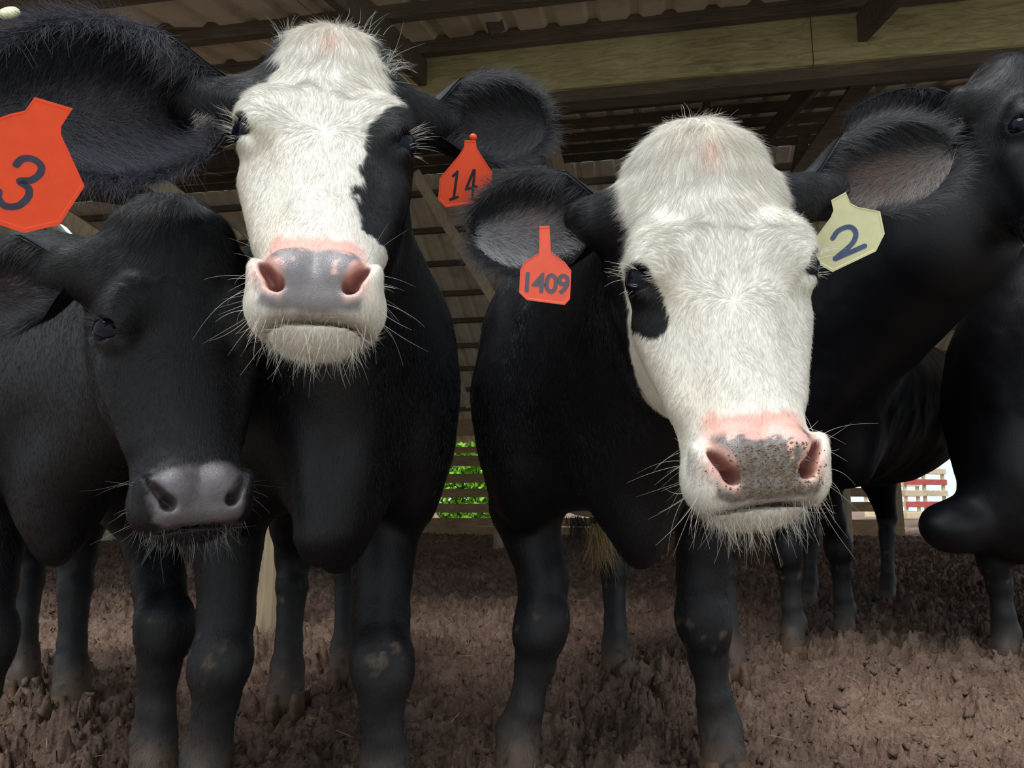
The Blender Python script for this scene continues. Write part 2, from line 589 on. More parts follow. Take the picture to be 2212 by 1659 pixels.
# pallets outside, far right
def pallet(cx, cy, z, rz, red, label):
    g = empty('pallet', (cx, cy, z))
    tag(g, label, 'pallet')
    c, s = math.cos(rz), math.sin(rz)
    ax, az = np.array([c, s, 0]), np.array([0, 0, 1.0])
    o = np.array([cx, cy, z])
    for k in range(5):
        zc = .06 + k * .235
        timber('plank', o - ax * .6 + az * zc, o + ax * .6 + az * zc, .03, .12, M['pallet_red' if red and k % 2 else 'pallet'], g)
    for t in (-.55, 0, .55):
        q = o + ax * t + np.array([-s, c, 0]) * .05
        timber('bearer', q, q + az * 1.06, .06, .06, M['pallet'], g, up=(0, 1, 0))
    for k in (0, 2, 4):
        zc = .06 + k * .235
        timber('back_plank', o - ax * .6 + az * zc + np.array([-s, c, 0]) * .1, o + ax * .6 + az * zc + np.array([-s, c, 0]) * .1, .03, .12, M['pallet'], g)


p = PX(1930, 1118, 17.5)
pallet(p[0], 17.5, .26, -.35, False, 'pale wooden pallet standing on edge on the dirt bank')
p = PX(2006, 1112, 16.0)
pallet(p[0], 16.0, .26, .35, True, 'pallet with faded red planks leaning on edge beside the pale one')

# ------------------------------------------------------------------ implicit surfaces
def rcone(P, a, b, ra, rb):
    a = np.asarray(a, np.float32)
    ab = np.asarray(b, np.float32) - a
    ap = P - a
    t = np.clip(ap @ ab / max(float(ab @ ab), 1e-9), 0, 1)
    q = ap - t[:, None] * ab
    return np.sqrt((q * q).sum(1)) - (ra + (rb - ra) * t)


def ell(P, c, r, R=None):
    q = P - np.asarray(c, np.float32)
    if R is not None:
        q = q @ np.asarray(R, np.float32)      # columns of R are the ellipsoid's axes
    r = np.asarray(r, np.float32)
    k0 = np.sqrt(((q / r) ** 2).sum(1)) + 1e-6
    k1 = np.sqrt(((q / (r * r)) ** 2).sum(1)) + 1e-6
    return k0 * (k0 - 1) / k1


def smin(a, b, k):
    h = np.maximum(k - np.abs(a - b), 0) / k
    return np.minimum(a, b) - h * h * k * 0.25


def smax(a, b, k):
    return -smin(-a, -b, k)


def surface(fn, lo, hi, h):
    """surface nets, evaluated only near the surface"""
    lo = np.asarray(lo, float)
    m = np.ceil((np.asarray(hi, float) - lo) / h / 4).astype(int)
    gi = np.stack(np.meshgrid(*[np.arange(k) for k in m], indexing='ij'), -1).reshape(-1, 3)
    dc = fn((lo + (gi * 4 + 1.5) * h).astype(np.float32)).reshape(m)
    act = np.abs(dc) < 4 * h * 2.0
    D = dc.repeat(4, 0).repeat(4, 1).repeat(4, 2).astype(np.float32)
    ca = np.argwhere(act)
    off = np.stack(np.meshgrid(*[np.arange(4)] * 3, indexing='ij'), -1).reshape(-1, 3)
    for s in range(0, len(ca), 6000):
        ix = (ca[s:s + 6000, None, :] * 4 + off[None]).reshape(-1, 3)
        D[ix[:, 0], ix[:, 1], ix[:, 2]] = fn((lo + ix * h).astype(np.float32))
    S = D < 0
    cnt = np.zeros(np.array(S.shape) - 1, np.uint8)
    sl = [slice(None, -1), slice(1, None)]
    for a in (0, 1):
        for b in (0, 1):
            for c in (0, 1):
                cnt += S[sl[a], sl[b], sl[c]]
    ci = np.argwhere((cnt > 0) & (cnt < 8))
    corner = [(a, b, c) for a in (0, 1) for b in (0, 1) for c in (0, 1)]
    val = {k: D[ci[:, 0] + k[0], ci[:, 1] + k[1], ci[:, 2] + k[2]] for k in corner}
    acc = np.zeros((len(ci), 3))
    num = np.zeros(len(ci))
    for k in corner:
        for ax in range(3):
            if k[ax] == 0:
                k2 = tuple(1 if i == ax else k[i] for i in range(3))
                va, vb = val[k], val[k2]
                cr = (va < 0) != (vb < 0)
                t = np.where(cr, va / np.where(cr, va - vb, 1), 0)
                p_ = np.array(k, float)[None].repeat(len(ci), 0)
                p_[:, ax] = t
                acc += p_ * cr[:, None]
                num += cr
    V = lo + (ci + acc / num[:, None]) * h
    im = np.full(cnt.shape, -1, np.int32)
    im[ci[:, 0], ci[:, 1], ci[:, 2]] = np.arange(len(ci))
    quads = []
    for ax in range(3):
        A = S.take(range(0, S.shape[ax] - 1), ax)
        B = S.take(range(1, S.shape[ax]), ax)
        e = np.argwhere(A != B)
        o1, o2 = [i for i in range(3) if i != ax]
        ok = (e[:, o1] > 0) & (e[:, o2] > 0) & (e[:, o1] < cnt.shape[o1]) & (e[:, o2] < cnt.shape[o2])
        e = e[ok]
        ins = S[e[:, 0], e[:, 1], e[:, 2]]

        def cell(d1, d2):
            q = e.copy()
            q[:, o1] -= d1
            q[:, o2] -= d2
            return im[q[:, 0], q[:, 1], q[:, 2]]
        Q = np.stack([cell(1, 1), cell(0, 1), cell(0, 0), cell(1, 0)], 1)
        flip = ins if ax != 1 else ~ins
        Q = np.where(flip[:, None], Q, Q[:, ::-1])
        quads.append(Q)
    Q = np.concatenate(quads)
    return V, Q[(Q >= 0).all(1)]


def tri_normals(V, Q):
    n = np.cross(V[Q[:, 2]] - V[Q[:, 0]], V[Q[:, 3]] - V[Q[:, 1]])
    return n


def vert_normals(V, Q):
    n = tri_normals(V, Q)
    out = np.zeros_like(V)
    for k in range(4):
        np.add.at(out, Q[:, k], n)
    return unit(out)


# ------------------------------------------------------------------ cattle head (local: x to the beholder's right, y back, z up the face)
HZ = np.array([-.268, -.255, -.235, -.205, -.175, -.14, -.10, -.05, 0.0, .05, .10, .15, .185, .205, .218])
HWX = np.array([.026, .050, .067, .073, .071, .070, .077, .091, .104, .110, .109, .100, .082, .062, .030])
HYF = np.array([.020, -.010, -.030, -.037, -.031, -.020, -.015, -.011, -.007, -.004, .000, .009, .022, .036, .055])
HYB = np.array([.050, .064, .084, .100, .110, .125, .145, .172, .190, .200, .200, .180, .160, .135, .100])


def smooth_tab(tab):
    z = np.linspace(HZ[0], HZ[-1], 400)
    v = np.interp(z, HZ, tab)
    k = np.hanning(23)
    k /= k.sum()
    return z, np.convolve(np.pad(v, 11, mode='edge'), k, 'valid')


TZ, TWX = smooth_tab(HWX)
_, TYF = smooth_tab(HYF)
_, TYB = smooth_tab(HYB)


def roty(a):
    c, s = math.cos(a), math.sin(a)
    return np.array([[c, 0, s], [0, 1, 0], [-s, 0, c]])


def rotz(a):
    c, s = math.cos(a), math.sin(a)
    return np.array([[c, -s, 0], [s, c, 0], [0, 0, 1]])


EYE = np.array([.0985, .018, .020])


def head_sdf(q):
    x, y, z = q[:, 0], q[:, 1], q[:, 2]
    wx = np.interp(z, TZ, TWX)
    yf = np.interp(z, TZ, TYF)
    yb = np.interp(z, TZ, TYB)
    cy, wy = (yf + yb) / 2, (yb - yf) / 2
    ay = np.abs(y - cy) / wy
    # the jaw side is narrower than the forehead side
    wx = wx * (1 - .25 * np.clip((y - cy) / wy, 0, 1))
    n = 2.5
    rho = ((np.abs(x) / wx) ** n + ay ** n) ** (1 / n)
    d = (rho - 1) * np.minimum(wx, wy) * .9
    d = smax(d, np.abs(z - (HZ[0] + HZ[-1]) / 2) - (HZ[-1] - HZ[0]) / 2, .012)
    qa = np.c_[np.abs(x), y, z].astype(np.float32)
    # crown of the poll, brow ridges, orbit rims, cheek muscle, facial crest
    d = smin(d, ell(qa, (0, .065, .180), (.06, .05, .045)), .05)
    d = smin(d, ell(qa, (.078, .012, .052), (.030, .020, .030)), .03)
    d = smin(d, ell(qa, EYE + np.array([-.010, .004, .002]), (.023, .034, .033)), .022)
    d = smin(d, ell(qa, (.052, .115, -.03), (.042, .075, .10)), .03)
    d = smin(d, rcone(qa, (.082, .045, -.035), (.062, .035, -.125), .022, .016), .03)
    # hollow between the crest and the nose bridge
    d = smax(d, -ell(qa, (.074, -.026, -.075), (.020, .020, .055)), .03)
    # tear furrow below the inner corner of the eye
    d = smax(d, -rcone(qa, (.090, -.004, .006), (.070, -.012, -.040), .006, .004), .012)
    # lips and nostril wings
    d = smin(d, ell(qa, (.044, .010, -.222), (.032, .046, .030)), .025)
    d = smin(d, ell(qa, (.030, -.026, -.190), (.022, .017, .020)), .018)
    d = smin(d, ell(qa, (.061, -.014, -.200), (.012, .020, .026), roty(.35)), .012)
    d = smin(d, ell(qa, (0, .030, -.257), (.038, .036, .011)), .016)
    # nostrils: slanting from the outer top to the inner bottom
    d = smax(d, -ell(qa, (.0475, -.036, -.203), (.0062, .026, .022), roty(.62)), .006)
    d = smax(d, -ell(qa, (.040, -.030, -.214), (.0085, .034, .009)), .006)
    # mouth line
    ml = ell(np.c_[x, y, z + .004 * (x / .05) ** 2].astype(np.float32), (0, .015, -.2475), (.066, .062, .0032))
    d = smax(d, -ml, .006)
    # eye opening
    d = smax(d, -ell(qa, EYE + np.array([.011, -.010, 0]), (.021, .0235, .0150), rotz(-.6) @ np.eye(3)), .005)
    # root of the ears
    d = smin(d, rcone(qa, (.075, .085, .125), (.128, .098, .128), .036, .026), .03)
    return d


def fit_rot(e):
    rx, ry, rz = [math.radians(v) for v in e]
    X = np.array([[1, 0, 0], [0, math.cos(rx), -math.sin(rx)], [0, math.sin(rx), math.cos(rx)]])
    return rotz(rz) @ X @ roty(ry)


# ------------------------------------------------------------------ hair
def strands(name, roots, dirs, nrm, length, cols, parent, npt=4, lift=.25, wave=.15, rad=.00016, droop=0.0, kind='stuff'):
    n = len(roots)
    t = np.linspace(0, 1, npt)
    L = np.asarray(length, float).reshape(-1, 1, 1)
    ph = rng.normal(size=(n, 1, 3)) * wave
    P = (roots[:, None, :] + dirs[:, None, :] * L * t[None, :, None]
         + nrm[:, None, :] * L * (lift * (t - .6 * t * t))[None, :, None]
         + ph * L * (t ** 2)[None, :, None])
    P[:, :, 2] -= droop * L[:, :, 0] * (t ** 2)[None, :]
    hc = bpy.data.hair_curves.new(name)
    hc.add_curves([npt] * n)
    hc.points.foreach_set('position', P.astype(np.float32).ravel())
    r = (rad * (1 - .85 * t))[None, :].repeat(n, 0)
    at = hc.attributes.get('radius') or hc.attributes.new('radius', 'FLOAT', 'POINT')
    at.data.foreach_set('value', r.astype(np.float32).ravel())
    ac = hc.attributes.new('haircol', 'FLOAT_COLOR', 'CURVE')
    ac.data.foreach_set('color', np.c_[cols, np.ones(n)].astype(np.float32).ravel())
    hc.materials.append(M['hair'])
    o = put(bpy.data.objects.new(name, hc), parent)
    if kind:
        o['kind'] = kind
    return o


def scatter(V, Q, n, weight=None):
    """n random points on quads"""
    nr = tri_normals(V, Q)
    ar = np.linalg.norm(nr, axis=1)
    if weight is not None:
        ar = ar * weight
    k = rng.choice(len(Q), n, p=ar / ar.sum())
    a, b = rng.uniform(size=(2, n, 1))
    P = (V[Q[k, 0]] * (1 - a) + V[Q[k, 1]] * a) * (1 - b) + (V[Q[k, 3]] * (1 - a) + V[Q[k, 2]] * a) * b
    return P, unit(nr[k]), k


BLACK = np.array([.0032, .0033, .0050])
WHITE = lin(221, 216, 206)
PINK = lin(206, 150, 136)
GREY = lin(104, 98, 98)


def sstep(a, b, x):
    t = np.clip((x - a) / (b - a), 0, 1)
    return t * t * (3 - 2 * t)


def mixc(a, b, t):
    return a * (1 - t[:, None]) + b * t[:, None]


def head_marks(q, who):
    """colour, wetness, hairiness for head-local points"""
    x, y, z = q[:, 0], q[:, 1], q[:, 2]
    n1 = fbm(q * 90, 3, 20) - .5
    n2 = fbm(q * 30, 2, 31) - .5
    n3 = vnoise(q * 420, 5)
    jag = n1 * .022 + n2 * .016
    N0 = len(q)
    white = np.zeros(N0)
    if who == 'A':
        yb = np.interp(z, [-.3, -.25, -.1, 0, .1, .2], [.5, .3, .145, .072, .066, .085])
        white = sstep(.004, -.004, y - yb + jag)
        white *= 1 - sstep(.098, .106, np.abs(x) + jag * .5) * sstep(.055, .075, z)
        patch = ((x + .094) / .021) ** 2 + ((z + .016) / .032) ** 2 + (x + .094) * (z + .016) * 900 + jag * 26
        rim = ((q - EYE * np.array([-1, 1, 1])) ** 2).sum(1) ** .5
        white *= 1 - sstep(1.05, .9, patch) * (x < 0) * (y < .05)
        white *= 1 - sstep(.026, .022, rim + jag * .3) * (z < .028)
    if who == 'B':
        rb = np.interp(z, [-.16, -.135, -.12, -.08, -.03, .03, .05, .065, .10, .15, .20], [.3, .085, .05, .043, .046, .056, .07, .092, .085, .07, .045])
        lb = np.interp(z, [.0, .045, .055, .08, .12, .16, .21], [-.3, -.3, -.105, -.085, -.07, -.066, -.05])
        yb = np.interp(z, [-.3, -.15, .0, .2], [.5, .2, .11, .12])
        white = sstep(.003, -.003, x - rb + jag) * sstep(.003, -.003, lb - x + jag) * sstep(.004, -.004, y - yb + jag)
    col = mixc(BLACK[None] * np.ones((N0, 1)), WHITE[None] * np.ones((N0, 1)), white)
    wet = np.zeros(N0)
    hairy = np.ones(N0)
    # naked nose
    ax = np.abs(x)
    front = sstep(.035, .015, y - np.interp(z, TZ, TYF))
    padx = np.interp(z, [-.25, -.235, -.20, -.165], [.046, .054, .060, .050])
    pad = sstep(.006, -.006, ax - padx + jag * .6) * sstep(-.006, .006, z + .243 + jag * .3) * sstep(.006, -.006, z + .168 + jag * .5) * front
    nost = np.minimum(ell(np.c_[ax, y, z], (.0475, -.034, -.203), (.0062, .030, .022), roty(.62)),
                      ell(np.c_[ax, y, z], (.040, -.028, -.214), (.0085, .036, .009)))
    if who in 'AB':
        pk = sstep(.012, -.012, ax - padx - .004 + jag * .5) * sstep(-.008, .008, z + .25) * sstep(.010, -.010, z + (.150 if who == 'A' else .146) + jag) * front * sstep(-.236, -.212, z + jag)
        col = mixc(col, PINK[None] * np.ones((N0, 1)), pk * .85)
        if who == 'A':
            gm = sstep(-.055, .03, n2 * 1.2 + n1 * .8 + .05 + (-.172 - z) * 3.0)
            gc = mixc(lin(112, 106, 104)[None] * np.ones((N0, 1)), lin(88, 74, 62)[None] * np.ones((N0, 1)), sstep(.35, .65, n3))
        else:
            gm = sstep(-.05, .01, .080 - ax * 1.0 + n1 * .30 - .02)
            gc = lin(112, 106, 108)[None] * (0.85 + .3 * n3[:, None])
        rimw = sstep(.012, .002, nost) * sstep(.028, .040, ax)
        gm = np.maximum(gm, sstep(-.212, -.226, z + jag))
        col = mixc(col, gc, pad * gm * (1 - .7 * rimw))
        col = mixc(col, PINK[None] * .9 * np.ones((N0, 1)), rimw * pad * (.5 if who == 'A' else .75))
        wet = pad * .8
        hairy *= 1 - np.maximum(pad, pk * .8)
        # skin shows pink where the hair parts on the crown
        if True:
            crown = np.exp(-((x / .012) ** 2 + ((z - .168) / .016) ** 2)) * (y < .08) * .7
            col = mixc(col, lin(226, 176, 156)[None] * np.ones((N0, 1)), .8 * crown)
    else:
        gc = lin(90, 84, 87)[None] * (0.75 + .5 * n3[:, None])
        col = mixc(col, gc, pad)
        wet = pad * .9
        hairy *= 1 - pad
    if who in 'AB':
        tone = 1 - .10 * sstep(.5, .8, fbm(q * 14, 2, 77))[:, None] * np.array([.2, .5, 1.0])[None]
        col = np.where((white > .5)[:, None], col * tone, col)
    # bare skin lining of nostrils and lip margin
    lining = lin(158, 104, 98) if who in 'AB' else lin(96, 88, 90)
    lip = lin(140, 112, 98) if who in 'AB' else lin(84, 78, 80)
    col = mixc(col, lining[None] * np.ones((N0, 1)), sstep(.0015, -.001, nost) * .95)
    hairy *= sstep(-.001, .004, nost)
    mouth = np.exp(-((z + .2475 + .004 * (x / .05) ** 2) / .004) ** 2) * (y < .06)
    col = mixc(col, lip[None] * np.ones((N0, 1)), .8 * mouth)
    eo = ell(np.c_[ax, y, z], EYE + np.array([.011, -.010, 0]), (.021, .0235, .0150), rotz(-.6))
    col = mixc(col, lin(34, 26, 28)[None] * np.ones((N0, 1)), sstep(.006, .001, eo))
    hairy *= sstep(.0005, .003, eo)
    return col, wet, hairy


# ------------------------------------------------------------------ ears
def ear_mesh(root, tip, nrm, W, droop=0.02, open_=1.0):
    root, tip = np.asarray(root, float), np.asarray(tip, float)
    a = tip - root
    L = np.linalg.norm(a)
    a = a / L
    n = np.asarray(nrm, float)
    n = unit(n - (n @ a) * a)
    s = np.cross(a, n)
    nu, nv = 30, 22
    u = np.linspace(0, 1, nu)
    w = W * np.interp(u, [0, .12, .28, .48, .68, .85, .95, 1], [.34, .50, .84, 1, .92, .66, .40, .06])
    th = np.interp(u, [0, .15, .35, .6, 1], [2.5, 2.0, 1.35, 1.0, .75]) * open_
    R = w / np.where(th < np.pi / 2, np.sin(np.minimum(th, np.pi / 2)), 1)
    v = np.linspace(-1, 1, nv)
    ang = v[None, :] * th[:, None]
    dep = R[:, None] * (1 - np.cos(ang)) - (R * (1 - np.cos(th)) * .6)[:, None]
    P = (root + a * (L * u)[:, None, None].repeat(nv, 1)
         + s * (R[:, None] * np.sin(ang))[..., None] + n * dep[..., None])
    P[..., 2] -= droop * (u ** 2)[:, None]
    nl = -s * np.sin(ang)[..., None] + n * np.cos(ang)[..., None]     # concave side
    thick = .0045 * (1 - .6 * np.abs(v[None, :]) ** 3) * np.interp(u, [0, .9, 1], [1.6, 1, .4])[:, None]
    Pi, Po = P + nl * thick[..., None], P - nl * thick[..., None]
    V = np.concatenate([Pi.reshape(-1, 3), Po.reshape(-1, 3)])
    ix = np.arange(nu * nv).reshape(nu, nv)
    qi = np.stack([ix[:-1, :-1], ix[:-1, 1:], ix[1:, 1:], ix[1:, :-1]], -1).reshape(-1, 4)
    K = nu * nv
    qo = qi[:, ::-1] + K
    edge = []
    loop = list(ix[:, 0]) + list(ix[-1, 1:]) + list(ix[-2::-1, -1])
    for p_, q_ in zip(loop[:-1], loop[1:]):
        edge.append((q_, p_, p_ + K, q_ + K))
    Q = np.concatenate([qi, qo, np.array(edge)])
    # make the inner side face the concavity
    test = np.cross(V[qi[0, 2]] - V[qi[0, 0]], V[qi[0, 3]] - V[qi[0, 1]]) @ nl[0, 0]
    if test < 0:
        Q = Q[:, ::-1]
    return dict(V=V, Q=Q, P=P, Pi=Pi, Po=Po, nl=nl, a=a, n=n, s=s, u=u, v=v, nu=nu, nv=nv, L=L, K=K)


def ear_colors(E, inner_rgb, pink):
    uu, vv = np.meshgrid(E['u'], E['v'], indexing='ij')
    uu, vv = uu.ravel(), vv.ravel()
    nz = vnoise(E['Pi'].reshape(-1, 3) * 60, 3)
    top = vv * np.sign(E['s'][2])
    ci = mixc(BLACK[None] * 2 * np.ones((len(uu), 1)), np.array(inner_rgb)[None] * np.ones((len(uu), 1)), sstep(1.0, .6, np.abs(vv)) * sstep(1.0, .8, uu) * sstep(.55, .0, top))
    pk = np.exp(-((uu - .55) / .2) ** 2 - ((vv - .05) / .35) ** 2) * (.6 + .6 * nz)
    ci = mixc(ci, np.array(pink)[None] * np.ones((len(uu), 1)), np.clip(pk, 0, 1) * .6)
    co = BLACK[None] * np.ones((len(uu), 1))
    return np.concatenate([ci, co])


def ear_hair(E, parent, n_in, n_fr, n_out, inner_col, fringe_col, out_col, ln=1.0, rad=.00017):
    R, D, Nn, Ls, C = [], [], [], [], []

    def samp(n, surf, umin, umax, vmin, vmax, vfun=None):
        u = rng.uniform(umin, umax, n)
        v = rng.uniform(vmin, vmax, n) if vfun is None else vfun(n)
        fi, fj = u * (E['nu'] - 1), (v + 1) / 2 * (E['nv'] - 1)
        i, j = np.clip(fi.astype(int), 0, E['nu'] - 2), np.clip(fj.astype(int), 0, E['nv'] - 2)
        a, b = (fi - i)[:, None], (fj - j)[:, None]
        g = lambda A: (A[i, j] * (1 - a) + A[i + 1, j] * a) * (1 - b) + (A[i, j + 1] * (1 - a) + A[i + 1, j + 1] * a) * b
        return u, v, g(surf), unit(g(E['nl']))

    def tangent(nl):
        return unit(np.cross(nl, E['a'][None]))            # across the ear
    def jit(n, s):
        return rng.normal(size=(n, 3)) * s
    # inside: long soft hair growing from both rims inwards
    u, v, p, nl = samp(n_in, E['Pi'], .10, .93, -.98, .98)
    ac = tangent(nl)
    sg = -np.sign(v)[:, None]
    e = np.sign((ac * E['s'][None]).sum(1))[:, None]
    d = unit(E['a'][None] * .75 + ac * e * sg * (.15 + .55 * np.abs(v)[:, None]) + nl * .25 + jit(n_in, .16))
    R.append(p); D.append(d); Nn.append(nl); Ls.append(ln * (.013 + .026 * np.abs(v) ** 2) * rng.uniform(.5, 1.2, n_in))
    k = (.35 + .9 * rng.uniform(size=(n_in, 1)))
    tp = v * np.sign(E['s'][2])
    C.append(mixc(np.array(inner_col)[None] * k, BLACK[None] * 3 * k, sstep(.05, .6, tp + rng.normal(size=n_in) * .12)))
    # fringe round the rim
    def vf(n):
        return np.where(rng.uniform(size=n) < .5, -1, 1) * rng.uniform(.93, 1, n)
    u, v, p, nl = samp(n_fr, E['P'], .06, 1.0, 0, 0, vf)
    ac = tangent(nl)
    e = np.sign((ac * E['s'][None]).sum(1))[:, None]
    d = unit(E['a'][None] * .65 + ac * e * np.sign(v)[:, None] * .55 + nl * rng.uniform(-.1, .7, (n_fr, 1)) + jit(n_fr, .22))
    R.append(p); D.append(d); Nn.append(nl); Ls.append(ln * rng.uniform(.012, .040, n_fr))
    C.append(np.array(fringe_col)[None] * (.5 + 1.0 * rng.uniform(size=(n_fr, 1)) ** 2))
    # back of the ear
    u, v, p, nl = samp(n_out, E['Po'], .0, 1.0, -1, 1)
    d = unit(E['a'][None] + jit(n_out, .12))
    d = unit(d - (d * nl).sum(1)[:, None] * nl)
    R.append(p); D.append(d); Nn.append(-nl); Ls.append(ln * rng.uniform(.008, .016, n_out))
    C.append(np.array(out_col)[None] * (.6 + .9 * rng.uniform(size=(n_out, 1))))
    R, D, Nn, Ls, C = (np.concatenate(v_) for v_ in (R, D, Nn, Ls, C))
    strands('ear_hair', R, D, Nn, Ls, C, parent, npt=5, lift=.2, wave=.18, rad=rad, droop=.18)


# ------------------------------------------------------------------ whole animal
def body_sdf_maker(c):
    """trunk, neck and legs of one animal in world space"""
    S = c['size']
    f0, f1 = np.array(c['front'][0]), np.array(c['front'][1])
    h0, h1 = np.array(c['hind'][0]), np.array(c['hind'][1])
    Fc, Hc = (f0 + f1) / 2 + np.array(c.get('fshift', (0, 0))), (h0 + h1) / 2 + np.array(c.get('hshift', (0, 0)))
    ax2 = unit(Fc - Hc)
    fw = np.array([ax2[0], ax2[1], 0])
    sd = np.array([ax2[1], -ax2[0], 0])
    up = np.array([0, 0, 1.0])
    Rm = np.stack([fw, sd, up], 1)
    F3 = np.array([Fc[0], Fc[1], 0])
    H3 = np.array([Hc[0], Hc[1], 0])
    mid = (F3 + H3) / 2
    half = np.linalg.norm(F3 - H3) / 2
    prim = []                                            # (function, blend)
    E = lambda cen, r, k: prim.append((lambda P: ell(P, cen, r, Rm), k))
    C = lambda a, b, ra, rb, k: prim.append((lambda P: rcone(P, a, b, ra, rb), k))
    bw = c.get('girth', 1.0)
    E(mid + up * .84 * S, (half + .30 * S, .305 * S * bw, .285 * S), .1)
    E(F3 - fw * .02 * S + up * .82 * S, (.26 * S, .235 * S * bw, .27 * S), .12)
    E(H3 + up * .90 * S, (.34 * S, .24 * S * bw, .26 * S), .12)
    E(mid + up * .77 * S, (half * .8, .26 * S * bw, .23 * S), .12)
    for k, sgn in ((0, -1), (1, 1)):
        E(F3 + fw * .10 * S + sd * sgn * .165 * S * bw * c.get('sdsign', 1) + up * .70 * S, (.13 * S, .085 * S, .20 * S), .10)
    # brisket and dewlap
    hr = fit_rot(c['rot'])
    hp = np.array(c['head'])
    hs = c['hs']
    HL = lambda l: hp + hr @ (np.array(l) * hs)
    b0 = F3 + fw * c.get('brisk', .26) * S + up * .56 * S
    b0 = b0 + np.array(tuple(c.get('bshift', (0, 0))) + (0,))
    E(b0, (.09 * S, .055 * S, .12 * S), .07)
    # neck: crest, throat
    n0 = F3 + fw * .06 * S + up * .93 * S
    n1 = HL((0, .17, .10))
    n2 = HL((0, .15, .02))
    nk = c.get('neckr', 1.0)
    C(n0, n1, .20 * S * nk, .105 * hs * nk, .10)
    C(F3 + fw * .16 * S + up * .74 * S, n2, .185 * S * nk, .095 * hs * nk, .10)
    C(b0 + up * .02, HL((0, .135, -.03)), .060 * S, .055 * hs, .08)
    for extra in c.get('extra', []):
        if extra[0] == 'e':
            E(np.array(extra[1]), extra[2], extra[3])
        else:
            C(np.array(extra[1]), np.array(extra[2]), extra[3], extra[4], extra[5])
    feet = []
    lt = c.get('leg', 1.0)
    kz = c.get('kz', 1.0)
    for i, fh in enumerate((f0, f1)):
        t = np.array([fh[0], fh[1], 0])
        toC = F3 - t
        toC = toC - (toC @ fw) * fw
        kn = np.array(c.get('knee', ((0, 0), (0, 0)))[i] + (0,))
        back = (F3 - t) @ fw * fw
        J = [(t + toC * .12 + fw * .08 * S + back * .8 + up * .76 * S, .105 * S),
             (t + toC * .05 + back * .6 - fw * .01 * S + up * .55 * S, .072 * S * lt),
             (t + kn + back * .25 + up * .40 * S * kz, .049 * S * lt),
             (t + kn + fw * .008 + up * .325 * S * kz, .048 * S * lt),
             (t + kn * .8 + fw * .012 + up * .29 * S * kz, .045 * S * lt),
             (t + kn * .7 + up * .235 * S * kz, .037 * S * lt),
             (t + kn * .3 - fw * .005 + up * .15 * S, .033 * S * lt),
             (t - fw * .012 * S + up * .105 * S, .041 * S * lt),
             (t + fw * .012 * S + up * .055 * S, .040 * S * lt),
             (t + fw * .022 * S + up * .02 * S, .044 * S * lt)]
        for (p0, r0), (p1, r1) in zip(J[:-1], J[1:]):
            C(p0, p1, r0, r1, .018 if p1[2] < .45 * S else .05)
        for s2 in (-1, 1):      # dewclaws, knob of the knee
            C(t - fw * .05 * S + sd * s2 * .02 + up * .085 * S, t - fw * .062 * S + sd * s2 * .022 + up * .065 * S, .014, .011, .012)
        E(t + kn + fw * .022 + up * .315 * S * kz, (.036 * S * lt, .048 * S * lt, .055 * S * lt), .03)
        feet.append((t + fw * .022 * S, fw, sd, S * lt))
    for i, fh in enumerate((h0, h1)):
        t = np.array([fh[0], fh[1], 0])
        toC = H3 - t
        toC = toC - (toC @ fw) * fw
        back = (H3 - t) @ fw * fw
        J = [(t + toC * .35 + back * .8 + up * .86 * S, .17 * S),
             (t + toC * .12 + back * .5 + fw * .10 * S + up * .66 * S, .125 * S),
             (t + toC * .02 + back * .2 - fw * .03 * S + up * .50 * S, .070 * S * lt),
             (t - fw * .085 * S + up * .40 * S, .050 * S * lt),
             (t - fw * .065 * S + up * .32 * S, .042 * S * lt),
             (t - fw * .035 * S + up * .17 * S, .033 * S * lt),
             (t - fw * .02 * S + up * .105 * S, .043 * S * lt),
             (t + fw * .010 * S + up * .055 * S, .044 * S * lt),
             (t + fw * .022 * S + up * .02 * S, .048 * S * lt)]
        for (p0, r0), (p1, r1) in zip(J[:-1], J[1:]):
            C(p0, p1, r0, r1, .018 if p1[2] < .45 * S else .05)
        C(t - fw * .10 * S + up * .43 * S, t - fw * .09 * S + up * .38 * S, .03 * S * lt, .03 * S * lt, .03)
        for s2 in (-1, 1):
            C(t - fw * .05 * S + sd * s2 * .02 + up * .085 * S, t - fw * .062 * S + sd * s2 * .022 + up * .065 * S, .014, .011, .012)
        feet.append((t + fw * .022 * S, fw, sd, S * lt))

    def body(P):
        d = prim[0][0](P)
        for g, k in prim[1:]:
            d = smin(d, g(P), k)
        return d

    def whole(P):
        d = body(P)
        if c.get('nohead'):
            return d
        q = ((P - hp) @ hr / hs).astype(np.float32)
        near = (np.abs(q) < .45).all(1)
        h = np.full(len(P), 1.0, np.float32)
        if near.any():
            h[near] = head_sdf(q[near]) * hs
        # the neck never swallows the face
        cut = ((.105 - q[:, 1]) + .25 * np.clip(-q[:, 2], 0, 1)) * hs
        cut = cut - 8 * np.clip(np.sqrt((q * q).sum(1)) - .36, 0, 1) - 6 * np.clip(-.27 - q[:, 2], 0, 1)
        d2 = smax(d, cut, .03)
        d2 = smin(d2, h, .045)
        for e in c.get('ears', []):
            er, et = np.asarray(e['root'], float), np.asarray(e['tip'], float)
            sgn_ = -1.0 if et[0] < er[0] else 1.0
            d2 = smin(d2, rcone(P, HL((.070 * sgn_, .088, .120)), er + (et - er) * .16, .038 * hs, .40 * e['W']), .03)
        return d2
    return body, whole, feet, Rm, F3, H3, HL


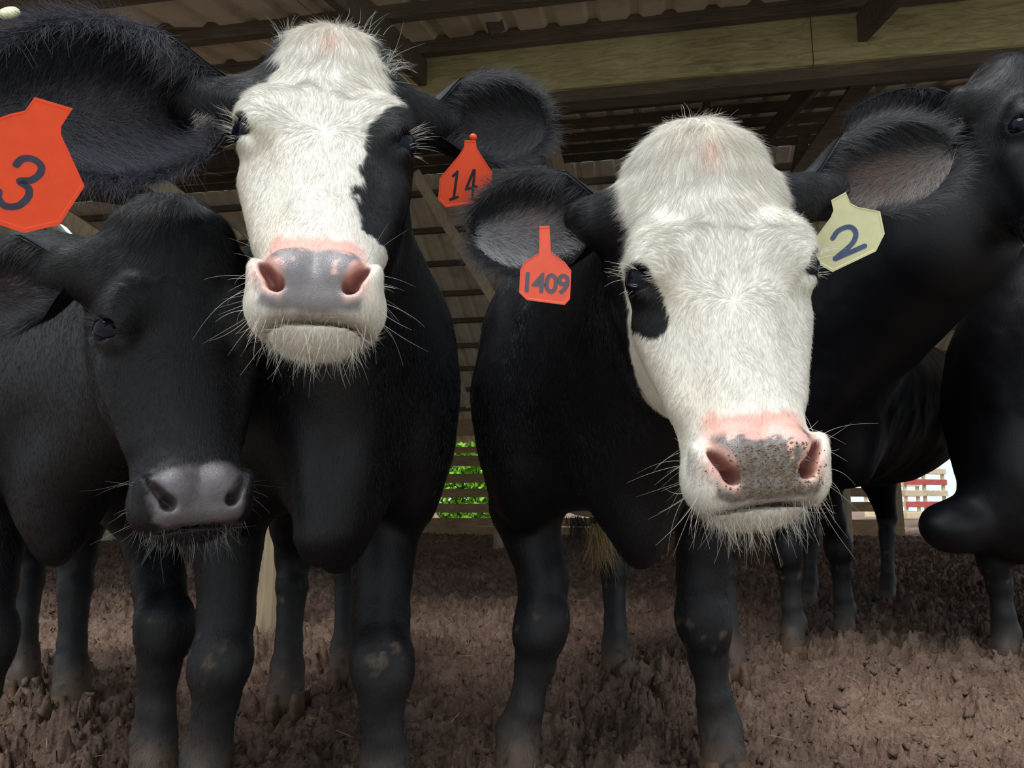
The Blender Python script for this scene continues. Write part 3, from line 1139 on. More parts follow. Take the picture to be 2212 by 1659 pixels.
def hoof_obj(foot, parent):
    t, fw, sd, S = foot
    up = np.array([0, 0, 1.0])
    V, F = [], []
    for s2 in (-1, 1):
        base = len(V)
        n = 14
        rings = [(-.04, 1.02, .0), (.010, .98, -.004), (.035, .86, -.010), (.052, .72, -.016)]
        for z, k, bx in rings:
            for i in range(n):
                a = 2 * math.pi * i / n
                cx, cy = math.cos(a), math.sin(a)
                lx = .062 * S * k * (cx if cx < 0 else cx * 1.15)
                ly = .027 * S * k * cy * (1 - .25 * max(cx, 0))
                V.append(t + fw * (lx + bx * S + .012 * S) + sd * (s2 * .028 * S + ly) + up * z * S)
        for j in range(len(rings) - 1):
            for i in range(n):
                F.append((base + j * n + i, base + j * n + (i + 1) % n, base + (j + 1) * n + (i + 1) % n, base + (j + 1) * n + i))
        F.append(tuple(base + (len(rings) - 1) * n + i for i in range(n)))
        F.append(tuple(base + n - 1 - i for i in range(n)))
    return mesh_obj('hoof', V, F, M['hoof'], parent, True)


def uv_ball(c, r, nu=24, nv=14):
    V, F = [], []
    for j in range(nv + 1):
        th = math.pi * j / nv
        for i in range(nu):
            a = 2 * math.pi * i / nu
            V.append((c[0] + r * math.sin(th) * math.cos(a), c[1] + r * math.sin(th) * math.sin(a), c[2] + r * math.cos(th)))
    for j in range(nv):
        for i in range(nu):
            F.append((j * nu + i, (j + 1) * nu + i, (j + 1) * nu + (i + 1) % nu, j * nu + (i + 1) % nu))
    return V, F


def make_cow(c):
    who = c['who']
    root = empty('cow', (c['front'][0][0], c['front'][0][1], 0))
    tag(root, c['label'], 'cow', c.get('group'))
    body, whole, feet, Rm, F3, H3, HL = body_sdf_maker(c)
    hp, hr, hs = np.array(c['head']), fit_rot(c['rot']), c['hs']
    tl = lambda P: (P - hp) @ hr / hs
    # extents
    pts = np.array([f[0] for f in feet] + [F3 + (0, 0, 1.2 * c['size']), H3 + (0, 0, 1.2 * c['size'])])
    lo = np.minimum(pts.min(0) - .45 * c['size'], hp - .38)
    hi = np.maximum(pts.max(0) + .45 * c['size'], hp + .38)
    lo[2] = -.06
    hb = c.get('res', .0075)
    V1, Q1 = surface(whole, lo, hi, hb)
    VV, QQ = [], []
    if not c.get('nohead'):
        corners = np.array([HL((sx, sy, sz)) for sx in (-.17, .17) for sy in (-.07, .21) for sz in (-.30, .26)])
        V2, Q2 = surface(whole, corners.min(0), corners.max(0), c.get('hres', .0032))
        q1, q2 = tl(V1), tl(V2)

        def inside(q, m):
            return (q[:, 1] < .14 + m) & (np.abs(q[:, 0]) < .155 + m) & (q[:, 2] > -.29 - m) & (q[:, 2] < .235 + m) & (q[:, 1] > -.3)
        i1, i2 = inside(q1, -.006), inside(q2, .006)
        Q1 = Q1[~i1[Q1].all(1)]
        Q2 = Q2[i2[Q2].any(1)]
        VV, QQ = [V1, V2], [Q1, Q2 + len(V1)]
    else:
        VV, QQ = [V1], [Q1]
    V = np.concatenate(VV)
    Q = np.concatenate(QQ)
    # slack skin and muscle relief on trunk and legs
    if not c.get('nohead'):
        fac = sstep(.34, .50, np.linalg.norm(tl(V), axis=1))
        vn = vert_normals(V, Q)
        big = sstep(.35, .7, V[:, 2])
        V = V + vn * (fac * (big * .022 * (fbm(V * np.array([6, 6, 3.5]), 2, 70) - .5) + .007 * (fbm(V * 17, 2, 72) - .5)))[:, None]
        V1 = V[:len(V1)]
    # colours
    col = BLACK[None] * np.ones((len(V), 1))
    wet = np.zeros(len(V))
    # dust and dried mud on the lower legs
    z = V[:, 2]
    nz = fbm(V * 22, 3, 50)
    nz2 = vnoise(V * 90, 60)
    dust = sstep(.42, .10, z) * (.25 + .9 * nz)
    col = mixc(col, lin(70, 67, 64)[None] * np.ones((len(V), 1)), np.clip(dust, 0, 1) * .55)
    mud = sstep(.16, .02, z + (nz - .5) * .12) * sstep(.35, .6, nz2 + .25)
    col = mixc(col, lin(98, 78, 62)[None] * np.ones((len(V), 1)), np.clip(mud, 0, 1) * .8)
    scuff = sstep(.66, .76, fbm(V * 45, 3, 58)) * np.exp(-((z - .30) / .05) ** 2)
    col = mixc(col, lin(112, 94, 78)[None] * np.ones((len(V), 1)), np.clip(scuff, 0, 1) * .5)
    if not c.get('nohead'):
        q = tl(V)
        near = (np.abs(q) < .40).all(1) & (q[:, 1] < .24)
        near[near] = head_sdf(q[near].astype(np.float32)) < .02
        hc_, hw_, _ = head_marks(q[near], who)
        col[near] = np.where((hc_.sum(1) > col[near].sum(1))[:, None] | (q[near][:, 1] < .2)[:, None], hc_, col[near])
        wet[near] = hw_
    if c.get('belly_white'):
        for cen, rad in c['belly_white']:
            dd = ell(V, np.array(cen), rad) + (nz - .5) * .05
            col = mixc(col, lin(196, 188, 170)[None] * np.ones((len(V), 1)), sstep(.006, -.006, dd))
    # ears join the body mesh
    ears = []
    for e in c.get('ears', []):
        E = ear_mesh(e['root'], e['tip'], e['n'], e['W'], e.get('droop', .015), e.get('open', 1.0))
        QQ2 = E['Q'] + len(V)
        V = np.concatenate([V, E['V']])
        Q = np.concatenate([Q, QQ2])
        col = np.concatenate([col, ear_colors(E, e['inner'], e['pink'])])
        wet = np.concatenate([wet, np.zeros(len(E['V']))])
        ears.append((E, e))
    ob = mesh_obj('body', V, Q, M['coat'], root, True)
    a = ob.data.attributes.new('coat', 'FLOAT_COLOR', 'POINT')
    a.data.foreach_set('color', np.c_[col, np.ones(len(V))].astype(np.float32).ravel())
    a = ob.data.attributes.new('wet', 'FLOAT', 'POINT')
    a.data.foreach_set('value', wet.astype(np.float32))
    for f in feet:
        hoof_obj(f, root)
    if c.get('nohead'):
        return root
    # eyes
    for sgn in (-1, 1):
        ce = HL(EYE * np.array([sgn, 1, 1]) + np.array([-.0045 * sgn, .0035, 0]))
        Vb, Fb = uv_ball(ce, .0215 * hs)
        eo = mesh_obj('eye', Vb, Fb, M['eye'], root, True)
    # short coat hair on the head
    if c.get('hair_n'):
        wq = tl(V2[Q2].mean(1))
        cq, wq_, hq = head_marks(wq, who)
        w8 = hq * (wq[:, 1] < .17)
        # denser where the animal's face looks forward
        P, nn, k = scatter(V2, Q2, c['hair_n'], w8)
        q = tl(P)
        hcol, hwet, hh = head_marks(q, who)
        nl = nn @ hr
        x, y, z = q[:, 0], q[:, 1], q[:, 2]
        zw, zt = c['whorl']
        zt = zt - 1.6 * x * x / .1 * .5 + (fbm(q * 26, 2, 96) - .5) * .06
        zw = zw + (fbm(q * 40, 2, 97) - .5) * .02 + 4 * x * x
        # flow: down the nose below the whorl, up and out above it, down again from the crown
        zm = (zw + zt) / 2
        dz = np.where(z < zm, np.clip((z - zw) / .022, -1, 1), np.clip((zt - z) / .026, -1, 1))
        out = np.clip(x / .028, -1, 1)
        dl = np.c_[out * (1 - np.abs(dz)) * 1.1 + x / .07 * (.35 + .5 * np.clip(dz, 0, 1) + .5 * (z > zt)), .15 + 1.5 * sstep(.05, .10, np.abs(x)), dz]
        # hair on top of the crown falls outwards
        top = sstep(.165, .19, z)
        dl = dl * (1 - top[:, None]) + top[:, None] * np.c_[x / .05, y / .05 - .6, (.165 - z) / .03]
        sw = np.c_[fbm(q * 38, 2, 90) - .5, fbm(q * 38, 2, 91) - .5, fbm(q * 38, 2, 92) - .5]
        dl = unit(dl) + sw * c.get('swirl', 1.5) + rng.normal(size=dl.shape) * .10
        dl = unit(dl - (dl * nl).sum(1)[:, None] * nl)
        ln = np.interp(z, [-.27, -.245, -.235, -.17, -.10, 0, .08, .16, .2], [.018, .015, .006, .006, .008, .011, .016, .021, .026]) * rng.uniform(.6, 1.25, len(z)) * c.get('hlen', 1)
        ln *= np.where(np.abs(x) > .09, .8, 1)
        iswhite = hcol.sum(1) > .6
        jc = np.where(iswhite[:, None], .80 + .22 * rng.uniform(size=(len(z), 1)), .5 + 1.4 * rng.uniform(size=(len(z), 1)))
        strands('coat_hair', P, dl @ hr.T, nn, ln * hs, np.minimum(hcol * jc, .88), root, npt=4, lift=.10, wave=.10, rad=c.get('hrad', .00017))
    if c.get('body_hair'):
        cen = V1[Q1].mean(1)
        nq = unit(tri_normals(V1, Q1))
        vw = unit(cen - np.array([0, 0, CAM_H]))
        dist = np.linalg.norm(cen - np.array([0, 0, CAM_H]), axis=1)
        w8 = ((nq * vw).sum(1) < .35) * np.clip(1.5 / dist, .2, 1.5) ** 2 * (cen[:, 2] > .07) * (cen[:, 1] < 2.2)
        P, nn, k = scatter(V1, Q1, c['body_hair'], w8)
        ok = head_sdf(tl(P).astype(np.float32)) > -.004
        P, nn = P[ok], nn[ok]
        n = len(P)
        fl = np.array([0, 0, -1.0])[None] - .45 * Rm[:, 0][None] + (np.c_[fbm(P * 9, 2, 81), fbm(P * 9, 2, 82), fbm(P * 9, 2, 83)] - .5) * 1.6
        fl = unit(fl + rng.normal(size=(n, 3)) * .12)
        fl = unit(fl - (fl * nn).sum(1)[:, None] * nn)
        dust = np.clip(sstep(.42, .10, P[:, 2]) * (.25 + .9 * fbm(P * 22, 3, 50)), 0, 1)
        bc = mixc(BLACK[None] * np.ones((n, 1)), lin(70, 67, 64)[None] * np.ones((n, 1)), dust * .55)
        for cen_, rad_ in c.get('belly_white', []):
            dd = ell(P, np.array(cen_), rad_) + (fbm(P * 22, 3, 50) - .5) * .05
            bc = mixc(bc, lin(196, 188, 170)[None] * np.ones((n, 1)), sstep(.006, -.006, dd))
        strands('body_hair', P, fl, nn, rng.uniform(.006, .013, n), bc * rng.uniform(.5, 1.6, (n, 1)), root, npt=3, lift=.12, wave=.1, rad=.00024)
    for tf in c.get('tufts', []):
        n = tf['n']
        p0 = HL(tf['at']) + rng.normal(size=(n, 3)) * tf['spread']
        dd = unit(np.array(tf['dir'])[None] + rng.normal(size=(n, 3)) * .3)
        strands('forelock', p0, dd, np.tile(np.array([0, 0, 1.0]), (n, 1)), rng.uniform(.5, 1, n) * tf['len'],
                np.array(tf['col'])[None] * rng.uniform(.6, 1.05, (n, 1)), root, npt=8, lift=tf.get('lift', .5), wave=.35, rad=.00022, droop=tf.get('droop', .3))
    # whiskers round the muzzle and under the chin
    wn_ = c.get('whisk', 260)
    if wn_:
        wq = tl(V2[Q2].mean(1))
        w8 = ((wq[:, 2] < -.165) & (wq[:, 1] > -.02) & (wq[:, 1] < .085)).astype(float) * (np.abs(wq[:, 0]) > .045) * .45
        w8 += 3.2 * ((wq[:, 2] < -.245) & (wq[:, 1] < .08))
        P, nn, k = scatter(V2, Q2, wn_, w8)
        q = tl(P)
        side = q[:, 2] > -.242
        nl = nn @ hr
        dl = unit(nl + np.c_[np.zeros(wn_), np.where(side, .15, -.35), np.where(side, -.35, -1.0)] + rng.normal(size=(wn_, 3)) * .25)
        ln = np.where(side, rng.uniform(.015, .060, wn_), rng.uniform(.010, .036, wn_))
        cc = np.array(c.get('whisk_col', lin(214, 206, 190)))[None] * rng.uniform(.55, 1.05, (wn_, 1))
        strands('whiskers', P, dl @ hr.T, nn, ln * hs, cc, root, npt=6, lift=.1, wave=.22, rad=.00024, droop=.12)
    # eyelashes
    ls = []
    for sgn in (-1, 1):
        n = 30
        t = rng.uniform(-1, 1, n)
        upn = np.where(rng.uniform(size=n) < .72, 1.0, -1.0)
        l = EYE * np.array([sgn, 1, 1])
        p_ = l + np.c_[sgn * (.010 + .006 * t * .8), -.004 + t * .017, upn * .0125 * (1 - .5 * t * t)]
        d_ = unit(np.c_[sgn * np.ones(n) * .9, -.35 + .5 * t, upn * .25 + rng.normal(size=n) * .15])
        ls.append((p_, d_, np.where(upn > 0, rng.uniform(.018, .032, n), rng.uniform(.008, .018, n))))
    P = np.concatenate([a_[0] for a_ in ls])
    Dd = np.concatenate([a_[1] for a_ in ls])
    Ln = np.concatenate([a_[2] for a_ in ls])
    strands('eyelashes', hp + (P * hs) @ hr.T, Dd @ hr.T, np.tile(hr[:, 2], (len(P), 1)), Ln * hs,
            np.array(c.get('lash_col', lin(225, 220, 210)))[None] * rng.uniform(.6, 1, (len(P), 1)), root, npt=5, lift=.2, wave=.1, rad=.00022, droop=.1)
    for E, e in ears:
        nn_ = e.get('hn', (8000, 5000, 6000))
        ear_hair(E, root, *nn_, e.get('hin', lin(96, 92, 94)), e.get('hfr', lin(70, 70, 76)), BLACK * 1.6, e.get('hl', 1.0), e.get('rad', .00024))
    return root


# ------------------------------------------------------------------ ear tags
def slab(name, outline, thick, org, R_, U_, N_, mat, parent):
    """flat moulded plastic plate with a raised chamfered rim"""
    o = np.array(outline, float)
    n = len(o)
    cen = o.mean(0)
    ins = cen + (o - cen) * .93
    T = lambda p2, w: org + R_ * p2[0] + U_ * p2[1] + N_ * w
    V = [T(p2, -thick / 2) for p2 in o] + [T(p2, thick / 2) for p2 in o] + [T(p2, thick / 2) for p2 in cen + (o - cen) * .95] + [T(p2, thick / 2 - .0005) for p2 in ins]
    F = []
    for lvl in range(3):
        F += [(lvl * n + i, lvl * n + (i + 1) % n, (lvl + 1) * n + (i + 1) % n, (lvl + 1) * n + i) for i in range(n)]
    F.append(tuple(3 * n + i for i in range(n)))
    F.append(tuple(n - 1 - i for i in range(n)))
    return mesh_obj(name, V, F, mat, parent)


def stroke(name, lines, width, org, R_, U_, N_, mat, parent, off):
    """painted digit: flat ribbons with round ends, a hair proud of the plate"""
    V, F = [], []
    for li, L in enumerate(lines):
        P = np.array(L, float)
        # resample with Catmull-Rom
        if len(P) > 2:
            pp = np.concatenate([[2 * P[0] - P[1]], P, [2 * P[-1] - P[-2]]])
            out = []
            for i in range(1, len(pp) - 2):
                for t in np.linspace(0, 1, 8, endpoint=False):
                    a, b, c_, d = pp[i - 1:i + 3]
                    out.append(.5 * ((2 * b) + (-a + c_) * t + (2 * a - 5 * b + 4 * c_ - d) * t * t + (-a + 3 * b - 3 * c_ + d) * t ** 3))
            out.append(P[-1])
            P = np.array(out)
        tg = unit(np.gradient(P, axis=0))
        nm = np.c_[-tg[:, 1], tg[:, 0]]
        w = np.full(len(P), width / 2)
        cap0 = [P[0] + (width / 2) * (math.cos(a) * -tg[0] + math.sin(a) * nm[0]) for a in np.linspace(-math.pi / 2, math.pi / 2, 7)]
        cap1 = [P[-1] + (width / 2) * (math.cos(a) * tg[-1] - math.sin(a) * nm[-1]) for a in np.linspace(-math.pi / 2, math.pi / 2, 7)]
        b = len(V)
        z_ = off + li * .00006
        T = lambda p2: org + R_ * p2[0] + U_ * p2[1] + N_ * z_
        for i in range(len(P)):
            V += [T(P[i] - nm[i] * w[i]), T(P[i] + nm[i] * w[i])]
        for i in range(len(P) - 1):
            F.append((b + 2 * i, b + 2 * i + 2, b + 2 * i + 3, b + 2 * i + 1))
        for cap in (cap0, cap1):
            b2 = len(V)
            V += [T(p2) for p2 in cap]
            F.append(tuple(range(b2, b2 + len(cap))))
    return mesh_obj(name, V, F, mat, parent)


def tag_frame(px, py, Y, rot=0.0, yaw=0.0):
    org = PX(px, py, Y)
    view = unit(org - np.array([0, 0, CAM_H]))
    N_ = -view
    N_ = unit(rotz(yaw) @ N_)
    R_ = unit(np.cross(np.array([0, 0, 1.0]), N_))
    U_ = np.cross(N_, R_)
    c_, s_ = math.cos(rot), math.sin(rot)
    return org, R_ * c_ + U_ * s_, U_ * c_ - R_ * s_, N_


def px_outline(pts, px, py, Y, rot):
    """outline traced in pixels about the tag's centre -> metres on the tag's own plane"""
    k = Y / FPX
    c_, s_ = math.cos(-rot), math.sin(-rot)
    out = []
    for (a, b) in pts:
        x_, y_ = (a - px) * k, -(b - py) * k
        out.append((x_ * c_ - y_ * s_, x_ * s_ + y_ * c_))
    return out


def stud(name, org, N_, r, mat, parent):
    V, F = [], []
    n = 16
    ref = np.array([0, 0, 1.0])
    a1 = unit(np.cross(N_, ref)); a2 = np.cross(N_, a1)
    for w, k in ((-.003, 1), (.0, 1), (.003, .8), (.0045, .4)):
        for i in range(n):
            t = 2 * math.pi * i / n
            V.append(org + N_ * w + (a1 * math.cos(t) + a2 * math.sin(t)) * r * k)
    for j in range(3):
        F += [(j * n + i, j * n + (i + 1) % n, (j + 1) * n + (i + 1) % n, (j + 1) * n + i) for i in range(n)]
    F.append(tuple(3 * n + i for i in range(n)))
    F.append(tuple(n - 1 - i for i in range(n)))
    return mesh_obj(name, V, F, mat, parent, True)


INNER_GREY, INNER_BROWN = lin(112, 104, 108), lin(84, 64, 58)

# cow with the white face
cowA = make_cow(dict(
    who='A', label='black cow with a white face, a black spot under one eye and a gritty nose', group=None,
    size=1.0, front=((.012, 1.55), (.425, 1.60)), hind=((.335, 2.50), (.71, 2.52)), fshift=(-.02, 0), hshift=(-.22, 0), bshift=(.05, -.02), knee=((.05, 0), (-.03, 0)),
    head=(.2616, .8564, .8083), rot=(-.4, -5.1, 1.2), hs=1.05, girth=1.0,
    hair_n=90000, body_hair=60000, whorl=(-.018, .085), whisk=420,
    tufts=[dict(n=40, at=(-.015, .035, .205), spread=.010, dir=(-.2, -.2, 1), len=.028, col=WHITE), dict(n=25, at=(.02, .035, .205), spread=.008, dir=(.6, -.2, .9), len=.035, col=WHITE)],
    ears=[dict(root=PX(1318, 470, .985), tip=PX(1022, 500, 1.03), n=(.25, -1, -.15), W=.075, inner=INNER_GREY, pink=lin(190, 140, 140), hin=lin(188, 186, 190), droop=.0),
          dict(root=PX(1735, 430, .985), tip=PX(2050, 320, 1.05), n=(-.3, -1, -.2), W=.072, inner=INNER_BROWN, pink=lin(120, 78, 66), hin=lin(140, 128, 122), droop=.0)],
    belly_white=[((.16, 1.95, .50), (.07, .16, .08)), ((.27, 1.66, .43), (.035, .12, .04))],
))
# cow with the blaze
cowB = make_cow(dict(
    who='B', label='black cow with a broad white blaze and white muzzle wearing two orange tags',
    size=1.0, front=((-.55, 1.42), (-.222, 1.38)), hind=((-.62, 2.14), (-.53, 2.45)), knee=((.02, 0), (-.01, 0)), kz=.86, fshift=(.022, .10), hshift=(.03, 0), bshift=(.02, 0), girth=.90, neckr=.9,
    extra=[('c', PX(800, 800, 1.20), PX(735, 1130, 1.17), .030, .024, .03), ('c', PX(655, 840, 1.17), PX(680, 1150, 1.15), .026, .028, .03), ('c', PX(760, 1010, 1.17), PX(690, 1190, 1.17), .026, .022, .03)],
    head=(-.2449, .9044, 1.0147), rot=(-10.8, -.4, 10.0), hs=1.05,
    hair_n=80000, body_hair=60000, whorl=(.015, .10), whisk=380,
    tufts=[dict(n=70, at=(-.058, .035, .170), spread=.007, dir=(-.15, -.2, 1.2), len=.045, col=WHITE, droop=.2), dict(n=80, at=(.066, .030, .150), spread=.010, dir=(1.1, -.3, .35), len=.036, col=WHITE, droop=.3), dict(n=60, at=(.03, .04, .2), spread=.014, dir=(.6, -.2, 1), len=.03, col=WHITE)],
    ears=[dict(root=PX(500, 225, .97), tip=PX(-70, 235, .74), n=(.55, -1, -.25), W=.098, inner=lin(44, 41, 46), pink=lin(66, 56, 56), hin=lin(116, 114, 124), hfr=lin(96, 96, 108), hn=(15000, 9000, 8000), hl=1.35, droop=.0),
          dict(root=PX(915, 270, 1.05), tip=PX(1178, 262, 1.16), n=(-.25, -1, -.35), W=.072, inner=lin(42, 38, 42), pink=lin(66, 46, 46), hin=lin(84, 82, 88), droop=.0)],
))
# all-black cow
cowC = make_cow(dict(
    who='C', label='all-black cow with its head lowered and a wet dark nose',
    size=1.0, front=((-.95, 1.38), (-.69, 1.52)), hind=((-1.20, 2.12), (-1.45, 2.3)), fshift=(-.16, .10), hshift=(-.20, 0), girth=.90, neckr=.76,
    head=(-.4469, 1.0039, .7678), rot=(0, -5.4, 37.5), hs=1.0,
    hair_n=70000, body_hair=50000, whorl=(-.02, .10), whisk=260, whisk_col=lin(120, 118, 116), lash_col=lin(96, 92, 96), hlen=.8,
    ears=[dict(root=PX(165, 585, 1.0), tip=PX(-110, 650, 1.0), n=(.4, -1, -.1), W=.068, inner=lin(60, 52, 55), pink=lin(170, 128, 128), hin=lin(78, 76, 82), droop=.0)],
))
# tall black cow behind
cowD = make_cow(dict(
    who='D', label='tall black cow standing behind the white-faced one, its pale-lined ear turned out',
    size=1.22, res=.011, front=((1.02, 2.80), (1.34, 3.10)), hind=((1.55, 4.00), (2.06, 4.20)), knee=((0, 0), (.0, 0)), leg=.82, hshift=(.36, -.1), girth=1.05,
    head=PX(2300, 300, 1.75), rot=(-6, 0, 22), hs=1.28,
    hair_n=16000, hres=.006, whorl=(-.02, .10), whisk=60, whisk_col=lin(120, 118, 116), lash_col=lin(96, 92, 96), hrad=.0003,
    extra=[('c', (1.18, 2.85, 1.18), (1.24, 2.05, 1.30), .33, .19, .1), ('e', (1.34, 3.08, .98), (.32, .28, .36), .15)],
    ears=[dict(root=PX(2095, 245, 1.86), tip=PX(1828, 275, 1.78), n=(.25, -1, .15), W=.085, inner=lin(112, 106, 108), pink=lin(176, 146, 144), hin=lin(140, 136, 138), droop=.0, hn=(4000, 1500, 2500), rad=.00028)],
))
# black cow at the edge
cowE = make_cow(dict(
    who='E', label='black cow turned sideways beyond the tall one, only its chest and a foreleg in view',
    size=1.2, res=.010, front=((1.66, 2.60), (2.02, 2.84)), hind=((2.62, 3.55), (2.88, 3.20)), leg=.85, fshift=(.10, -.08), hshift=(.10, -.05),
    head=(2.15, 1.80, 1.05), rot=(0, 0, -30), hs=1.05, hair_n=0, hres=.006, whisk=0,
    extra=[('e', (1.47, 2.50, .48), (.17, .09, .09), .10), ('e', (1.72, 2.55, .60), (.2, .16, .25), .12), ('e', (1.88, 2.50, 1.08), (.27, .22, .38), .12)],
))


# ------------------------------------------------------------------ ear tags with their numbers
def ear_tag(cow, name_mat, outline, cen, Y, rot, yaw, label, digits=None, dw=0, ink=None, text=None, studpx=None):
    org, R_, U_, N_ = tag_frame(cen[0], cen[1], Y, rot, yaw)
    k = Y / FPX
    o2 = px_outline(outline, cen[0], cen[1], Y, rot)
    if sum(a[0] * b[1] - a[1] * b[0] for a, b in zip(o2, o2[1:] + o2[:1])) < 0:
        o2 = o2[::-1]
    t = slab('ear_tag', o2, .0024, org, R_, U_, N_, M[name_mat], cow)
    t['label'] = label
    if digits:
        d2 = [px_outline(L, cen[0], cen[1], Y, rot) for L in digits]
        stroke('number', d2, dw * k, org, R_, U_, N_, M[ink], t, .0010)
    if text:
        cu = bpy.data.curves.new('number', 'FONT')
        cu.body = text[0]
        cu.size = text[1] * k
        cu.align_x, cu.align_y = 'CENTER', 'CENTER'
        cu.extrude = .0002
        cu.offset = text[2] * k
        cu.space_character = text[3]
        cu.materials.append(M[ink])
        tmp = bpy.data.objects.new('number', cu)
        COL.objects.link(tmp)
        bpy.context.view_layer.update()
        me = bpy.data.meshes.new_from_object(tmp.evaluated_get(bpy.context.evaluated_depsgraph_get()))
        bpy.data.objects.remove(tmp)
        ob = bpy.data.objects.new('number', me)
        c_ = org + (R_ * (text[4][0] - cen[0]) - U_ * (text[4][1] - cen[1])) * k + N_ * .0010
        mw = Matrix.Identity(4)
        for i in range(3):
            mw[i][0], mw[i][1], mw[i][2], mw[i][3] = R_[i], U_[i], N_[i], c_[i]
        put(ob, t)
        ob.matrix_basis = mw
    if studpx:
        stud('tag_stud', PX(*studpx), N_, .006, M[name_mat], t)
    return t


ear_tag(cowA, 'tag_coral', [(1166, 486), (1188, 486), (1191, 543), (1203, 552), (1222, 566), (1236, 585), (1233, 648), (1221, 661), (1136, 649), (1119, 632),
                            (1122, 582), (1132, 564), (1152, 552), (1164, 545)],
        (1178, 605), .962, math.radians(-4), 0, 'coral ear tag printed 1409', text=('1409', 60, 1.5, .90, (1178, 614)), ink='ink_grey')
ear_tag(cowA, 'tag_cream', [(1803, 425), (1834, 412), (1842, 438), (1856, 449), (1900, 466), (1906, 516), (1886, 552), (1794, 586), (1763, 562), (1757, 511), (1799, 463), (1806, 448)],
        (1832, 510), .945, math.radians(14), 0, 'cream ear tag with a hand-drawn 2',
        digits=[[(1800, 510), (1813, 495), (1836, 490), (1848, 505), (1839, 528), (1802, 556)], [(1802, 557), (1864, 537)]], dw=11, ink='ink_blue')
ear_tag(cowB, 'tag_orange', [(52, 205), (127, 205), (110, 252), (112, 270), (176, 373), (138, 475), (71, 511), (-22, 496), (-64, 400), (-44, 300), (12, 256), (38, 240)],
        (62, 370), .745, math.radians(-3), .1, 'large orange ear tag with a hand-drawn 3',
        digits=[[(37, 362), (47, 346), (66, 341), (83, 350), (84, 368), (70, 388), (48, 397), (66, 407), (68, 428), (52, 452), (28, 459), (13, 445), (12, 430)]], dw=15, ink='ink')
ear_tag(cowB, 'tag_orange', [(1003, 302), (1028, 302), (1030, 318), (1066, 369), (1064, 420), (1046, 437), (961, 451), (943, 434), (947, 386), (990, 335), (1001, 318)],
        (1004, 390), 1.045, math.radians(6), 0, 'orange ear tag with a stencilled 14',
        digits=[[(987, 371), (979, 429)], [(977, 381), (986, 373)], [(971, 433), (988, 427)], [(1024, 367), (1007, 409)], [(1007, 409), (1031, 403)], [(1026, 367), (1022, 426)]], dw=6, ink='ink_black', studpx=(1022, 297, 1.05))

# grit stuck to the wet nose
def grit_on(cow, c, n, seed):
    g = np.random.default_rng(seed)
    hr, hp, hs = fit_rot(c['rot']), np.array(c['head']), c['hs']
    px_, pz_ = g.normal(0.006, .026, n), g.uniform(-.238, -.185, n)
    yf_ = np.interp(pz_, TZ, TYF)
    V, F = [], []
    for a, b, y0 in zip(px_, pz_, yf_):
        ys_ = np.linspace(y0 - .02, y0 + .02, 41)
        d = head_sdf(np.c_[np.full(41, a), ys_, np.full(41, b)].astype(np.float32))
        k = np.argmax(d < 0)
        if k == 0:
            continue
        p0 = np.array([a, ys_[k], b])
        r_ = g.uniform(.0006, .0018)
        bse = len(V)
        for o in ((1, 0, 0), (-1, 0, 0), (0, 1, 0), (0, -1, 0), (0, 0, 1), (0, 0, -1)):
            V.append(hp + hr @ ((p0 + np.array(o) * r_ * g.uniform(.6, 1.4)) * hs))
        F += [(bse + i, bse + j, bse + k2) for (i, j, k2) in ((0, 2, 4), (2, 1, 4), (1, 3, 4), (3, 0, 4), (2, 0, 5), (1, 2, 5), (3, 1, 5), (0, 3, 5))]
    o = mesh_obj('nose_grit', V, F, plain('nose_grit', lin(112, 94, 74), .7, .3, (300, .35, 1.6)), cow)
    o['kind'] = 'stuff'


stud('tag_stud', PX(20, 27, .80), unit(np.array([0, -1.0, .6])), .012, M['tag_cream'], cowB)
grit_on(cowA, dict(head=(.2616, .8564, .8083), rot=(-.4, -5.1, 1.2), hs=1.05), 900, 5)

# pale tuft and dark tail strands hanging under the white-faced cow
n = 260
p0 = PX(1292, 1140, 2.0)
strands('belly_tuft', p0 + rng.normal(size=(n, 3)) * np.array([.014, .012, .008]), unit(np.array([.12, 0, -1])[None] + rng.normal(size=(n, 3)) * .16), np.tile([1.0, 0, 0], (n, 1)),
        rng.uniform(.05, .12, n), lin(190, 162, 110)[None] * rng.uniform(.4, 1.1, (n, 1)), cowA, npt=6, lift=.1, wave=.2, rad=.0006)
n = 120
p0 = PX(1250, 1120, 2.1)
strands('tail_switch', p0 + rng.normal(size=(n, 3)) * np.array([.018, .012, .008]), unit(np.array([0, 0, -1])[None] + rng.normal(size=(n, 3)) * .10), np.tile([1.0, 0, 0], (n, 1)),
        rng.uniform(.06, .14, n), lin(40, 34, 30)[None] * rng.uniform(.4, 1.4, (n, 1)), cowA, npt=6, lift=.1, wave=.2, rad=.0007)

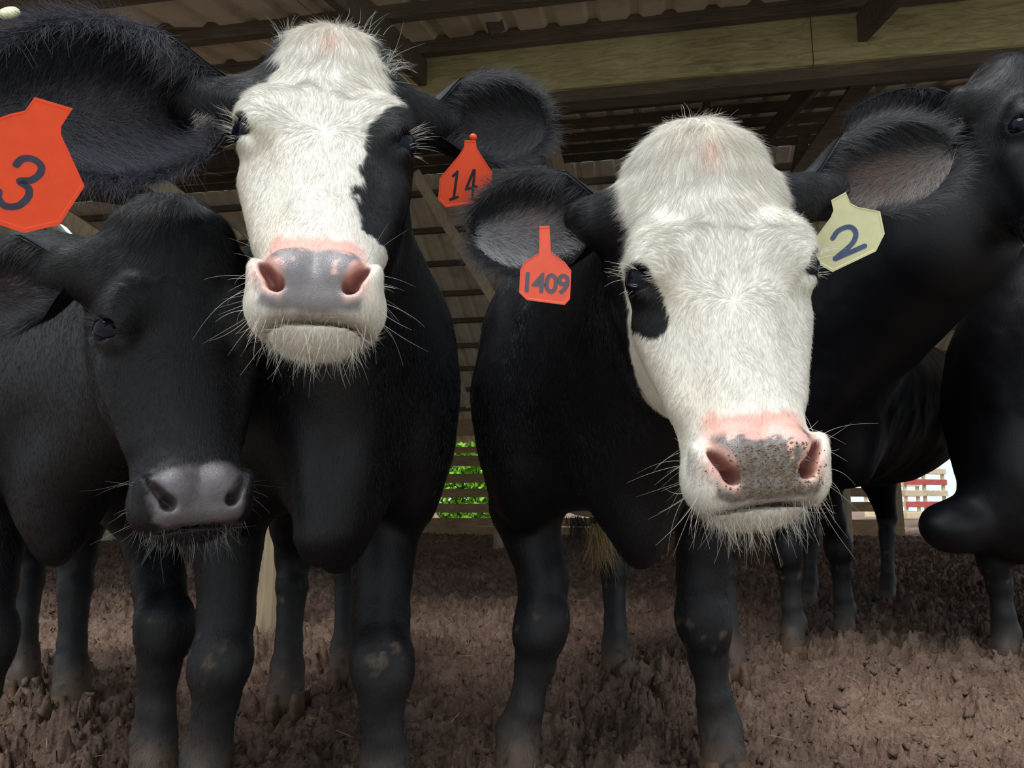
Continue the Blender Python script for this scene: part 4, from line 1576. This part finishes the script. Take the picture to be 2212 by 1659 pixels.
# ------------------------------------------------------------------ loose clods and straw on the floor
g = np.random.default_rng(3)
nc = 12000
cy_ = 1.25 * (9 / 1.25) ** (g.uniform(size=nc) ** 1.25)
cx_ = cy_ * g.uniform(-.76, .76, nc)
cz_ = ground_h(np.c_[cx_, cy_])
t_ = (1 + 5 ** .5) / 2
ico = unit(np.array([(-1, t_, 0), (1, t_, 0), (-1, -t_, 0), (1, -t_, 0), (0, -1, t_), (0, 1, t_), (0, -1, -t_), (0, 1, -t_), (t_, 0, -1), (t_, 0, 1), (-t_, 0, -1), (-t_, 0, 1)]))
icf = np.array([(0, 11, 5), (0, 5, 1), (0, 1, 7), (0, 7, 10), (0, 10, 11), (1, 5, 9), (5, 11, 4), (11, 10, 2), (10, 7, 6), (7, 1, 8), (3, 9, 4), (3, 4, 2), (3, 2, 6), (3, 6, 8), (3, 8, 9), (4, 9, 5), (2, 4, 11), (6, 2, 10), (8, 6, 7), (9, 8, 1)])
sz = .003 + .008 * g.uniform(size=nc) ** 3
Vc = ico[None] * sz[:, None, None] * g.uniform(.35, 1.6, (nc, 12, 1)) * g.uniform(.4, 1.6, (nc, 1, 3)) + np.stack([cx_, cy_, cz_ + sz * .3], 1)[:, None, :]
Fc_ = (icf[None] + (np.arange(nc) * 12)[:, None, None]).reshape(-1, 3)
tag(mesh_obj('soil_clods', Vc.reshape(-1, 3), Fc_, M['soil'], floor), kind='stuff')
ns = 160
sy_ = 1.3 * (5 / 1.3) ** g.uniform(size=ns)
sx_ = sy_ * g.uniform(-.72, .72, ns)
szz = ground_h(np.c_[sx_, sy_]) + .012
Vs, Fs = [], []
for a, b, c_ in zip(sx_, sy_, szz):
    an, L_ = g.uniform(0, 6.28), g.uniform(.012, .04)
    d = np.array([math.cos(an), math.sin(an), g.uniform(-.2, .35)]) * L_
    V_, F_ = box_vf((a, b, c_), d, np.array([-math.sin(an), math.cos(an), 0]) * .0008, (0, 0, .0006))
    Fs += [tuple(i + len(Vs) for i in f) for f in F_]
    Vs += V_
tag(mesh_obj('straw_litter', Vs, Fs, M['straw'], None), 'short bits of dry straw littered over the brown soil', 'straw', kind='stuff')
